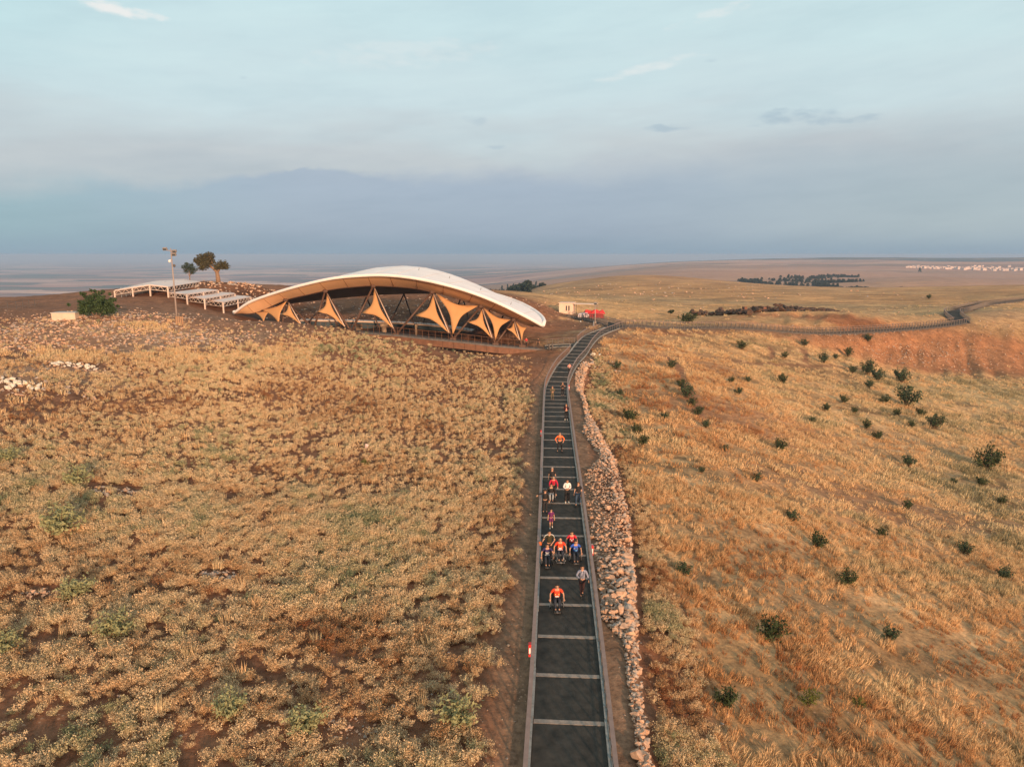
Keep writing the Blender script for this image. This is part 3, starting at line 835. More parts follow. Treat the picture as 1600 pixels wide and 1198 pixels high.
CLEAR = [(340, 900, 1.15), (66, 930, 1.2), (178, 770, 2.0), (545, 1140, 1.2), (20, 602, 3.0), (118, 572, 3.2), (573, 704, .5), (420, 915, .5), (150, 790, .8)]
CLEAR = [(ground0(px, py), r_) for px, py, r_ in CLEAR]
def left_mask(x, y):
    d, _ = path_dist(x, y)
    n = fbm(x / 1.25, y / 1.25, 2); big = fbm(x / 11 + 3, y / 11, 3)
    m = sstep(d + (n - .5) * 1.6, 2.9, 4.1)
    m *= np.where(x < np.interp(y, [0, 110, 125], [2, 3, 3]), 1, 0)
    m *= .36 + .64 * sstep(n, .36, .54)
    m *= .66 + .34 * sstep(big, .28, .46)
    # stony waste on the upper left stays nearly bare
    edge = np.interp(x, [-100, -60, -40, -28, -15, 0, 3], [62, 80, 100, 112, 107, 104, 104])
    m *= 1 - .93 * sstep(y - edge, -6, 5)
    thin = np.exp(-(((x + 50) / 12) ** 2 + ((y - 68) / 16) ** 2))
    m *= 1 - .55 * thin
    m *= (y < 116)
    for p_, r_ in CLEAR: m *= 1 - .93 * (1 - sstep(np.hypot(x - p_.x, (y - p_.y) * 1.25), r_ * .75, r_ * 1.15))
    return m

def build_left_scrub():
    x1, y1 = scatter_points(27000, -45, 2, 17, 58, lambda x, y: left_mask(x, y), rg)
    x2, y2 = scatter_points(56000, -100, 4, 58, 121, lambda x, y: left_mask(x, y) * .95, rg)
    x = np.concatenate([x1, x2]); y = np.concatenate([y1, y2]); n = len(x)
    z = H(x, y) - .03
    big = fbm(x / 9 + 40, y / 9, 3); sm = fbm(x / 1.4, y / 1.4, 2)
    t = .50 + (big - .5) * .75 + (sm - .5) * .35 + rg.normal(size=n) * .13
    # cooler green-grey plants in the nearest left corner and along the crest
    t += .24 * np.exp(-(((x + 16) / 11) ** 2 + ((y - 22) / 6) ** 2)) + .10 * sstep(y, 75, 105)
    t -= .28 * np.exp(-(((x + 8) / 3.2) ** 2 + ((y - 31) / 2.6) ** 2))
    s = rg.uniform(.42, 1.2, n) * (.72 + .5 * big) * np.where(y > 70, 1.05, 1.0)
    scl = np.stack([s, s, s * rg.uniform(.8, 1.15, n)], 1)
    rot = np.stack([rg.normal(size=n) * .12, rg.normal(size=n) * .12, rg.uniform(0, 6.28, n)], 1)
    idx = np.where(y < 50, rg.integers(4, 7, n), rg.integers(0, 4, n))
    # Reset order: collection children are picked alphabetically by name
    o = scatter('scrub_field', scrubs, np.stack([x, y, z], 1), scl, rot, np.clip(t, 0, 1), idx)
    tag(o, 'dry tan thistle scrub covering the slope left of the walkway', 'scrub', kind='stuff')
    return n

def build_right_scrub():
    def dens(x, y):
        gb = np.interp(y, GB_Y, GB_X); wx = np.interp(y, WALL_Y, WALL_X)
        n = fbm(x / 2.2 + 8, y / 2.2, 3)
        return sstep(x - wx, .5, 1.2) * (1 - sstep(x - gb + (n - .5) * 2.5, -.6, .8)) * (.5 + .5 * sstep(n, .36, .5))
    x, y = scatter_points(40000, 1, 24, 17, 120, dens, rg); n = len(x)
    z = H(x, y) - .03; big = fbm(x / 4 + 40, y / 4, 3)
    t = .56 + (big - .5) * 1.4 + rg.normal(size=n) * .15 + .13 * np.sin(x * .7 + y * .23)
    s = rg.uniform(.45, 1.0, n) * (.75 + .5 * big)
    scl = np.stack([s, s, s * rg.uniform(.8, 1.1, n)], 1); rot = np.stack([rg.normal(size=n) * .12, rg.normal(size=n) * .12, rg.uniform(0, 6.28, n)], 1)
    idx = np.where(y < 50, rg.integers(4, 7, n), rg.integers(0, 4, n))
    o = scatter('scrub_strip', scrubs, np.stack([x, y, z], 1), scl, rot, np.clip(t, 0, 1), idx)
    tag(o, 'mixed tan, russet and grey-green scrub below the rubble wall', 'scrub', kind='stuff')
    return n

def build_grass():
    def dens(x, y):
        gb = np.interp(y, GB_Y, GB_X); d, _ = path_dist(x, y); n = fbm(x / 3.2 + 4, y / 1.9, 3); b = fbm(x / 12, y / 7 + 5, 3)
        m = sstep(x - gb, -1.5, .6) * sstep(d, 2.2, 3.4) * (.34 + .66 * sstep(n, .36, .54)) * (.45 + .55 * sstep(b, .3, .5))
        m = m * (.35 + .65 * sstep(folds(x, y), .34, .5)) * (track_dist(x, y) > .7)
        bank = sstep(x, 48, 66) * sstep(y, 141, 148) * (1 - sstep(y, 163, 169))
        return m * (1 - .97 * bank) * (1 - .75 * sstep(y, 150, 168)) * (1 - .5 * sstep(y, 100, 150))
    x1, y1 = scatter_points(42000, 3, 62, 17, 60, dens, rg)
    x2, y2 = scatter_points(52000, 3, 130, 60, 152, dens, rg)
    x3, y3 = scatter_points(7000, 5, 190, 150, 235, lambda x, y: dens(x, y), rg)
    x = np.concatenate([x1, x2, x3]); y = np.concatenate([y1, y2, y3]); n = len(x)
    z = H(x, y) - .03; big = fbm(x / 7 + 60, y / 5, 3); fo = folds(x, y)
    t = .50 + (big - .5) * 1.1 + rg.normal(size=n) * .12 + .30 * sstep(x, 12, 45) - .08
    t += (fo - .5) * .7
    t -= .34 * np.exp(-(((x - 24) / 18) ** 2 + ((y - 96) / 26) ** 2)) + .15 * np.exp(-(((x - 18) / 14) ** 2 + ((y - 35) / 14) ** 2))
    s = rg.uniform(.3, 1.12, n) * (.42 + .6 * big + .5 * fo) * np.where(y > 60, 1.1, 1)
    scl = np.stack([s * 1.1, s * 1.1, s * rg.uniform(.7, 1.15, n)], 1); rot = np.stack([rg.normal(.14, .26, n), rg.normal(.26, .26, n), rg.uniform(-1.4, 1.4, n)], 1)
    idx = np.where(y < 60, rg.integers(0, 4, n), rg.integers(4, 7, n))
    o = scatter('dry_grass', tufts + tufts_far, np.stack([x, y, z], 1), scl, rot, np.clip(t, 0, 1), idx)
    tag(o, 'golden dry grass tufts over the valley side right of the walkway', 'grass', kind='stuff')
    # taller straw on the upper left and thin tufts inside the scrub field
    def d2(x, y):
        n = fbm(x / 4, y / 3, 3)
        pole = np.exp(-(((x + 55) / 4.5) ** 2 + ((y - 109) / 3) ** 2)); band = np.exp(-((y - np.interp(x, [-90, -60, -35], [74, 85, 98])) / 5.5) ** 2) * (x < -28)
        return (np.maximum(band * .9, .10 * (y < np.interp(x, [-100, -60, -40], [66, 80, 98]))) + pole) * sstep(n, .4, .55) * (x < -2) * (y < 130) * (path_dist(x, y)[0] > 4)
    x, y = scatter_points(34000, -100, 2, 17, 140, d2, rg); n = len(x)
    z = H(x, y) - .03; s = rg.uniform(.55, 1.25, n)
    o = scatter('straw_grass', tufts + tufts_far, np.stack([x, y, z], 1), np.stack([s, s, s * 1.15], 1), np.stack([rg.normal(size=n) * .12, rg.normal(size=n) * .12, rg.uniform(0, 6, n)], 1),
                np.clip(rg.normal(.68, .15, n), 0, 1), np.where(y < 60, rg.integers(0, 4, n), rg.integers(4, 7, n)))
    tag(o, 'tall straw grass on the left rise below the stony ground', 'grass', kind='stuff')
build_left_scrub(); build_right_scrub(); build_grass()

def build_loose_stones():
    rocks = [rock_mesh('loose_rock_%d' % i, M_STONE if i % 3 else M_STONEG, rg, 1, rg.uniform(.6, 1), rg.uniform(.4, .7)) for i in range(7)]
    X = []; Y = []; S = []
    def cluster(px, py, rx, ry, n, s0, s1):
        p = ground(px, py); X.append(rg.normal(p.x, rx, n)); Y.append(rg.normal(p.y, ry, n)); S.append(rg.uniform(s0, s1 * 1.2, n))
    for px, py, rx, ry, n, a, b in ((100, 515, 18, 4, 900, .15, .6), (40, 540, 9, 4, 500, .15, .6), (190, 508, 12, 4, 500, .15, .6), (240, 495, 10, 5, 400, .15, .55), (60, 498, 16, 5, 300, .15, .45),
                                    (20, 600, 5, 2.0, 160, .15, .6), (120, 572, 5, 1.6, 170, .12, .5), (155, 560, 4, 1.5, 80, .15, .5), (260, 530, 6, 2, 120, .15, .5), (330, 525, 5, 1.6, 50, .15, .4),
                                    (540, 1130, 1.5, .9, 60, .06, .2), (180, 850, 5, 3, 60, .08, .25), (300, 1000, 5, 2, 60, .06, .2), (420, 920, 4, 2, 60, .06, .22), (640, 1060, 3, 2, 40, .05, .18),
                                    (1440, 555, 9, 3.5, 500, .15, .5), (1370, 545, 6, 2.5, 150, .12, .4), (1540, 550, 9, 3.5, 300, .12, .4), (1300, 532, 5, 1.2, 70, .12, .4), (945, 570, 1.4, 3, 90, .2, .6), (925, 585, 1.2, 3, 80, .15, .45),
                                    (700, 546, 8, 1.5, 90, .12, .4), (850, 490, 12, 10, 120, .15, .5), (350, 447, 12, 5, 240, .3, .9), (400, 447, 5, 4, 120, .3, .9), (1560, 475, 12, 10, 160, .2, .6), (1200, 486, 50, 16, 200, .2, .6),
                                    (1530, 510, 8, 3, 120, .15, .5), (560, 495, 18, 8, 300, .2, .8), (640, 480, 18, 6, 160, .2, .7), (1050, 455, 50, 40, 240, .4, 1.4), (1020, 545, 3, 2, 40, .15, .5)):
        cluster(px, py, rx, ry, n, a, b)
    # chips along the dirt verges and thinly over both slopes
    n = 2600; x = rg.uniform(-8, 9, n); y = rg.uniform(18, 110, n); d, _ = path_dist(x, y); wx = np.interp(y, WALL_Y, WALL_X)
    k = (d > 1.95) & (d < 4.2) & (x < wx + .4); X.append(x[k]); Y.append(y[k]); S.append(rg.uniform(.03, .13, k.sum()))
    n = 2200; x = rg.uniform(-95, 60, n); y = rg.uniform(18, 130, n); d, _ = path_dist(x, y); k = in_view(x, y) & (d > 2.2); X.append(x[k]); Y.append(y[k]); S.append(rg.uniform(.06, .28, k.sum()))
    x = np.concatenate(X); y = np.concatenate(Y); s = np.concatenate(S)
    d, _ = path_dist(x, y); k = d > 1.95; x, y, s = x[k], y[k], s[k]; n = len(x); z = H(x, y) + s * .12
    scatter_o = scatter('loose_stones', rocks, np.stack([x, y, z], 1), np.stack([s, s, s], 1), np.stack([rg.normal(size=n) * .3, rg.normal(size=n) * .3, rg.uniform(0, 6.28, n)], 1), rg.uniform(0, 1, n), rg.integers(0, 7, n))
    tag(scatter_o, 'loose pale limestone chips strewn over the slopes and verges', 'stones', kind='stuff')
build_loose_stones()

# ------------------------------------------------------------------ walkway
M_MAT = mat('black_rubber_mat', (.046, .042, .038), .85, .22, 1.6, .35, spec=.08, tint=(.078, .066, .056))
M_BATT = mat('weathered_batten', (.31, .24, .20), .8, .22, 9.0, .25)
M_KERB = mat('grey_weathered_timber', (.29, .275, .26), .8, .25, 5.0, .35)
M_RAIL = mat('rail_timber', (.28, .18, .15), .65, .14, 3.0, .1)
M_POST = mat('dark_post_steel', (.10, .085, .08), .55, .2, 8.0)
M_POSTR = mat('brown_post_steel', (.20, .11, .085), .6, .2, 8.0)

def offset(P, d):
    out = []
    for i, p in enumerate(P):
        t = P[min(i + 1, len(P) - 1)] - P[max(i - 1, 0)]; t.z = 0; t.normalize()
        out.append(p + Vector((t.y, -t.x, 0)) * d)
    return out
def arc(P):
    a = [0.0]
    for p, q in zip(P, P[1:]): a.append(a[-1] + (q - p).length)
    return a
def sub(P, s0, s1, step=.5):
    """piece of polyline between two arc lengths"""
    A = arc(P); out = []
    def pt(s):
        s = min(max(s, 0), A[-1]); i = max(0, min(len(P) - 2, int(np.searchsorted(A, s) - 1))); u = (s - A[i]) / max(1e-6, A[i + 1] - A[i]); return P[i].lerp(P[i + 1], u)
    n = max(1, int(round((s1 - s0) / step)))
    return [pt(s0 + (s1 - s0) * k / n) for k in range(n + 1)]

def railing(P, side, s0, s1, label, post_m, gap=1.0, group='railings along the walkway', rail_m=None, h=1.15, w=1.52, railw=.16, mids=2, kerb=False, pw=.06):
    C = offset(P, side * w); A = arc(C); s1 = min(s1, A[-1])
    org = sub(C, s0, s0 + .5)[0]
    t = empty('railing', org, 0, label, 'railing', group)
    inv = -org
    L = [p + inv for p in sub(C, s0, s1)]
    mb = MB(); mb.sweep(L, railw, .05, h); mb.build('top_rail', rail_m or M_RAIL, t)
    for k in range(mids):
        z = .25 + k * (h - .35) / max(1, mids)
        mb = MB(); mb.sweep(L, pw * .5, pw * .55, z); mb.build('mid_rail', post_m, t)
    pm = MB().box((0, 0, h / 2 - .1), (pw, pw, h + .2)).mesh('post', post_m)
    n = int((s1 - s0) / gap)
    for k in range(n + 1):
        p = sub(C, s0 + k * gap, s0 + k * gap + .3)[0] + inv
        link('post', pm, t, p)
    return t

def walkway(P, s0, label_name, bars=None, width=2.76, kerb_until=1e9, z=.05, battens=True, bay=3.0, kerb_m=None):
    """one dark walkway: mats between battens, split kerb planks; returns root"""
    A = arc(P); org = sub(P, s0, s0 + .5)[0]
    root = bpy.data.objects.new(label_name, None); COL.objects.link(root); root.location = org; tag(root, kind='structure')
    inv = -org
    if bars is None: bars = list(np.arange(s0 + bay, A[-1], bay))
    edges = [s0] + list(bars) + [A[-1]]
    for a, b in zip(edges, edges[1:]):
        if b - a < .3: continue
        mb = MB(); mb.sweep([p + inv for p in sub(P, a + .13, b - .13)], width, .05, z - .05 + rnd.uniform(-.004, .004)); mb.build('mat', M_MAT, root)
    for b in edges[1:-1]:
        mb = MB(); mb.sweep([p + inv for p in sub(P, b - .125, b + .125)], width - .01, .055, z - .045 + rnd.uniform(-.003, .003)); mb.build('batten', M_BATT if battens else M_MAT, root)
    for side in (-1, 1):
        C = offset(P, side * (width / 2 + .125)); AC = arc(C); s = s0 * AC[-1] / A[-1]
        while s < min(AC[-1], kerb_until) - .2:
            L = rnd.uniform(2.2, 3.6); e = min(s + L, AC[-1])
            q = rnd.uniform(-.012, .012)
            seg = [p + inv + Vector((q, 0, 0)) for p in sub(C, s + .012, e - .012)]
            mb = MB(); mb.sweep(offset(seg, side * -.055), .105, .10 + rnd.uniform(-.006, .008), z - .03); mb.build('kerb_plank', kerb_m or M_KERB, root)
            mb = MB(); mb.sweep(offset(seg, side * .06), .11, .125 + rnd.uniform(-.01, .012), z - .03); mb.build('kerb_plank', kerb_m or M_KERB, root)
            s = e
    # dark substructure closing the sides down to the ground
    mb = MB(); mb.sweep([p + inv for p in sub(P, s0, A[-1])], width + .42, .5, z - .57); mb.build('bearer', M_POST, root)
    return root

A_MAIN = arc(MAIN)
def s_of_y(yy):
    for i, p in enumerate(MAIN):
        if p.y >= yy: return A_MAIN[i]
    return A_MAIN[-1]
BAR_PY = [1130, 1057, 996, 946, 904, 868, 838, 810, 787, 765, 746, 730, 715, 701, 688, 678, 668, 659, 651, 644, 637, 631, 625]
bars = []
for py in [1222] + BAR_PY:
    Y = float(atz(870, py, 0).y)
    for i in range(len(MAIN) - 1):
        if MAIN[i].y <= Y <= MAIN[i + 1].y:
            bars.append(A_MAIN[i] + (Y - MAIN[i].y) / max(1e-6, MAIN[i + 1].y - MAIN[i].y) * (A_MAIN[i + 1] - A_MAIN[i])); break
s = bars[-1] + 2.5
while s < A_MAIN[-1] - 1: bars.append(s); s += 2.5
walkway(MAIN, 0, 'walkway', bars)
walkway(EAST, 3.5, 'walkway', None, z=.044, battens=False, kerb_m=M_POST)
walkway(NEAST, .5, 'walkway', None, z=.048, battens=False, bay=3.0, width=3.2, kerb_m=M_POST)
walkway(GATE, 2.0, 'walkway', None, z=.042, battens=False, width=2.4, kerb_m=M_POST)
walkway(SIDE, 1.7, 'walkway', None, z=.042, battens=False, width=3.4, kerb_m=M_KERB)
L_END = s_of_y(119.0); L_RE = s_of_y(125.0)
railing(MAIN, -1, 0, L_END, 'long left handrail of the main walkway, from the foreground to the shelter turn-off', M_POSTR)
railing(MAIN, -1, L_RE, A_MAIN[-1] - 1.5, 'left handrail of the main walkway past the shelter turn-off, beside the red mound', M_POSTR)
railing(MAIN, 1, 0, A_MAIN[-1] - 1.0, 'long right handrail of the main walkway, beside the rubble wall', M_POST)
railing(EAST, 1, 3.5, 1e9, 'near-side fence of the side walkway running right along the ridge', M_POST, pw=.10, railw=.14)
railing(EAST, -1, 7.5, 1e9, 'far-side fence of the side walkway running right along the ridge', M_POST, pw=.10, railw=.14)
railing(NEAST, 1, 1, 1e9, 'near-side fence of the farthest walkway stretch at the right edge', M_POST, w=1.75, pw=.10, railw=.14)
railing(NEAST, -1, 1, 1e9, 'far-side fence of the farthest walkway stretch at the right edge', M_POST, w=1.75, pw=.10, railw=.14)
railing(GATE, 1, 3.0, 1e9, 'far-side fence of the short walkway leading to the pale guard hut', M_POST, w=1.35, pw=.10, railw=.14)
railing(GATE, -1, 1.8, 1e9, 'near-side fence of the short walkway to the guard hut, above the red mound', M_POST, w=1.35, pw=.10, railw=.14)
railing(SIDE, 1, 2.6, 1e9, 'fence on the far side of the link between main walkway and shelter deck', M_POST, w=1.8, pw=.10, railw=.14)

# ------------------------------------------------------------------ rubble wall to the right of the walkway
def build_wall():
    rg = np.random.default_rng(21)
    org = Vector((5.0, 34.0, hz(5, 34)))
    t = empty('rubble_wall', org, 0, 'long heap of loose pinkish and grey limestone lining the right side of the walkway', 'stone wall')
    kinds = [rock_mesh('stone', M_STONE if i % 5 < 3 else M_STONEG, rg, 1, rg.uniform(.62, 1), rg.uniform(.45, .75), 12) for i in range(10)]
    # heap width by distance (from the wall's right edge towards the path)
    wy = [19, 25, 28.5, 31, 33.5, 36, 40, 44, 48, 53, 57, 60, 63, 67, 71, 76, 80, 86, 92, 98, 104, 112]
    ww = [.35, .35, .4, .5, 1.7, 1.8, 2.1, 2.6, 2.9, 3.0, 2.8, 2.0, 1.1, 1.4, 1.8, 1.0, .4, .35, .4, .9, 1.4, 1.0]
    L = []
    for k in range(8200):
        y = 18.5 + 92 * rg.uniform() ** 1.25
        w = float(np.interp(y, wy, ww)); u = rg.uniform() ** .85; x = float(np.interp(y, WALL_Y, WALL_X)) - u * w + .12
        big = u < .28
        s = rg.choice([.16, .22, .3, .42], p=[.34, .36, .22, .08]) * (1.25 if big else .95) * rg.uniform(.8, 1.2)
        if rg.uniform() < .05: s *= 1.35
        if (76 < y < 95 or y < 31) and rg.uniform() < .62: continue
        s *= .78 if 43 < y < 60 else (1.2 if 32 < y <= 43 else (.8 if y <= 32 else 1.1))
        if rg.uniform() < .035: s *= 1.8
        h = min(.42, w * .22) * math.sin(math.pi * min(1, max(0, (1 - u * .85)))) if w > 1 else .10
        d, _ = path_dist(np.array([x]), np.array([y]))
        if d[0] < 1.85: continue
        L.append((x, y, s, max(0, h) * rg.uniform(0, 1) + s * .15))
    # courses on the drop side
    for k in range(900):
        y = 18.5 + 88 * rg.uniform() ** 1.2; x = float(np.interp(y, WALL_Y, WALL_X)) + rg.uniform(.0, .32)
        L.append((x, y, rg.uniform(.22, .42), -rg.uniform(.05, .55)))
    L.sort(key=lambda a: -a[2] / a[1])
    V = []; F = []; b = 0; mi = []
    zz = H(np.array([a[0] for a in L]), np.array([a[1] for a in L])); zw = H(np.array([float(np.interp(a[1], WALL_Y, WALL_X)) - .4 for a in L]), np.array([a[1] for a in L]))
    for i, (x, y, s, dz) in enumerate(L):
        me = kinds[int(rg.integers(0, 10))]; z = zw[i] + dz
        M = Matrix.Translation((x - org.x, y - org.y, z - org.z)) @ Matrix.Rotation(rg.uniform(0, 6.28), 4, 'Z') @ Matrix.Rotation(rg.normal() * .35, 4, 'X') @ Matrix.Diagonal((s, s, s, 1))
        if i < 300:
            o = link('stone', me, t); o.matrix_local = M
        else:
            for v in me.vertices: V.append(tuple(M @ v.co))
            for p in me.polygons: F.append(tuple(b + q for q in p.vertices)); mi.append(0 if me.materials[0] is M_STONE else 1)
            b += len(me.vertices)
    me = bpy.data.meshes.new('rubble'); me.from_pydata(V, [], F); me.update(); me.materials.append(M_STONE); me.materials.append(M_STONEG)
    me.polygons.foreach_set('material_index', mi)
    tag(link('rubble', me, t), kind='stuff')
build_wall()

def stone_pile(px, py, n, spread, label, smin=.16, smax=.42, name='stone_pile', asp=.6, m=None, h=.12):
    rg = np.random.default_rng(int(px * 3 + py)); c = ground(px, py); t = empty(name, c, 0, label, 'stone pile')
    for i in range(n):
        a = rg.uniform(0, 6.28); r = rg.uniform() ** .6; x = math.cos(a) * r * spread; y = math.sin(a) * r * spread * asp
        s = rg.uniform(smin, smax); z = hz(c.x + x, c.y + y) - c.z + s * .2 + (1 - r) * h
        me = rock_mesh('stone', (m or [M_STONE, M_STONEG])[i % 2], rg, 1, rg.uniform(.6, 1), rg.uniform(.45, .75)) if i < 6 else kinds[i % 6]
        if i == 0: kinds = []
        if i < 6: kinds.append(me)
        link('stone', me, t, (x, y, z), (rg.normal() * .3, rg.normal() * .3, rg.uniform(0, 6.28)), s)
M_WHITE = mat('pale_limestone', (.60, .50, .40), .9, .2, 6.0, .3, tint=(.8, .72, .62))
stone_pile(340, 900, 34, .95, 'compact heap of pale rounded stones in the middle of the thistle slope', .16, .4)
stone_pile(66, 930, 30, 1.0, 'compact low heap of brownish stones near the left edge of the thistle slope', .14, .36)
stone_pile(178, 770, 42, 1.9, 'loose scatter of mixed stones high on the left part of the thistle slope', .16, .42)
stone_pile(545, 1140, 34, 1.1, 'scatter of small stones at the bottom of the picture left of the walkway', .07, .24)
stone_pile(20, 602, 48, 3.0, 'bright white stone heap at the left edge below the straw grass', .3, .85, m=[M_WHITE, M_WHITE])
stone_pile(118, 572, 44, 3.2, 'row of bright white stones on the left rise beside the white heap', .25, .8, asp=.4, m=[M_WHITE, M_WHITE])
stone_pile(918, 571, 16, 1.2, 'heap of large pink boulders right of the walkway where it starts to bend', .5, 1.1, asp=1.4)
stone_pile(929, 556, 5, .9, 'two or three big pale boulders at the top end of the rubble wall', .7, 1.3, m=[M_WHITE, M_WHITE])

# red lamp boxes fixed outside the handrails
M_RED = mat('red_paint', (.62, .035, .03), .45, .1, 6.0)
M_LBL = mat('white_label', (.75, .72, .70), .6, .08, 20.0)
def red_box(px, py, side, label, k=1.0):
    y = atz(px, py, .8).y
    s = s_of_y(y); p = sub(MAIN, s, s + .5)[0]; q = offset([p, sub(MAIN, s + .5, s + 1)[0]], side * 1.66)[0]
    t = empty('extinguisher_box', q, 0, label, 'red box', 'red boxes hung outside the handrails')
    MB().box((0, 0, .74), (.15, .22 * k, .56 * k)).box((0, 0, 1.03), (.17, .24, .03)).build('case', M_RED, t)
    MB().box((side * .02, -.113 * k, .74), (.07, .006, .30)).box((side * .078, 0, .74), (.006, .10, .30)).build('label', M_LBL, t)
    MB().box((-side * .09, 0, .9), (.06, .03, .03)).build('bracket', M_POST, t)
red_box(822, 1022, -1, 'red box with a white label outside the left handrail, nearest the camera')
red_box(930, 858, 1, 'red box with a white label outside the right handrail, beside the rubble wall')
red_box(842, 677, -1, 'red box outside the left handrail beside the man with orange sleeves')
red_box(893, 604, 1, 'small red box outside the right handrail where the walkway starts to bend')

# ------------------------------------------------------------------ shrubs
def leaf_mat(name, lo, hi, trans=.2, sc=5.0):
    m = mat(name, lo, .7, .25, sc, tint=hi, twosided_trans=trans); return m
M_SHR = [leaf_mat('shrub_leaf_%d' % i, a, b) for i, (a, b) in enumerate((((.018, .032, .013), (.080, .105, .036)), ((.026, .046, .024), (.085, .12, .058)), ((.07, .085, .016), (.17, .18, .035))))]
M_TWIG = mat('shrub_twig', (.12, .075, .045), .9, .3, 10.0)
def shrub_meshes(i, m, rg, n=420, spiky=.5):
    Vt = MB(); P = []; S = []
    nb = 15
    for b in range(nb):
        a = 2 * math.pi * b / nb + rg.normal() * .2; t = rg.uniform(.15, 1.25); tip = np.array((math.cos(a) * .5 * math.sin(t), math.sin(a) * .5 * math.sin(t), .66 * math.cos(t * .75) * rg.uniform(.7, 1.15)))
        Vt.tube([(0, 0, -.05), tuple(tip * .5 + np.array((0, 0, .04))), tuple(tip)], [.018, .012, .004], 4)
        for k in range(n // nb):
            f = rg.uniform(.35, 1.08); P.append(tip * f + rg.normal(size=3) * .07 * (1.2 - spiky * f)); S.append(rg.uniform(.07, .13))
    P = np.array(P); P[:, 2] = np.maximum(P[:, 2], .02)
    V, F = quads(P, np.array(S), rg, asp=.45)
    return mesh_np('foliage_%d' % i, V, F, [m]), Vt.mesh('twigs_%d' % i, M_TWIG)
rg = np.random.default_rng(5)
SHM = [shrub_meshes(i, M_SHR[i % 2], rg, 760, .5) for i in range(5)] + [shrub_meshes(5, M_SHR[2], rg, 480, .6)]
def shrub(px, py, wpx, label, kind=None, group='dark shrubs dotted over the grassy valley side', hk=1.0, name='shrub', cat='shrub'):
    c = ground(px, py + wpx * .25); w = wpx / FPX * (c.y * math.cos(TH) + (CAMZ - c.z) * math.sin(TH))
    k = kind if kind is not None else rnd.randrange(5)
    t = empty(name, c, rnd.uniform(0, 6.28), label, cat, group); s = w * 1.28; t.scale = (s, s, s * hk * 1.15)
    link('foliage', SHM[k][0], t); link('twigs', SHM[k][1], t)
A5 = ['farthest', 'second farthest', 'middle and largest', 'second nearest', 'nearest']
for n_, (px, py, w) in zip(A5, ((964, 573, 13), (969, 616, 11), (984, 653, 21), (995, 673, 15), (1005, 691, 17))):
    shrub(px, py, w, 'dark shrub on the scrub strip beside the rubble wall, %s of five' % n_)
for n_, (px, py, w) in zip(['topmost', 'second', 'third and widest', 'fourth', 'fifth', 'lowest'], ((1049, 572, 14), (1065, 601, 14), (1073, 616, 22), (1081, 631, 14), (1091, 645, 15), (1103, 665, 13))):
    shrub(px, py, w, 'dark shrub, %s of six in a slanting line down the reddish slope' % n_)
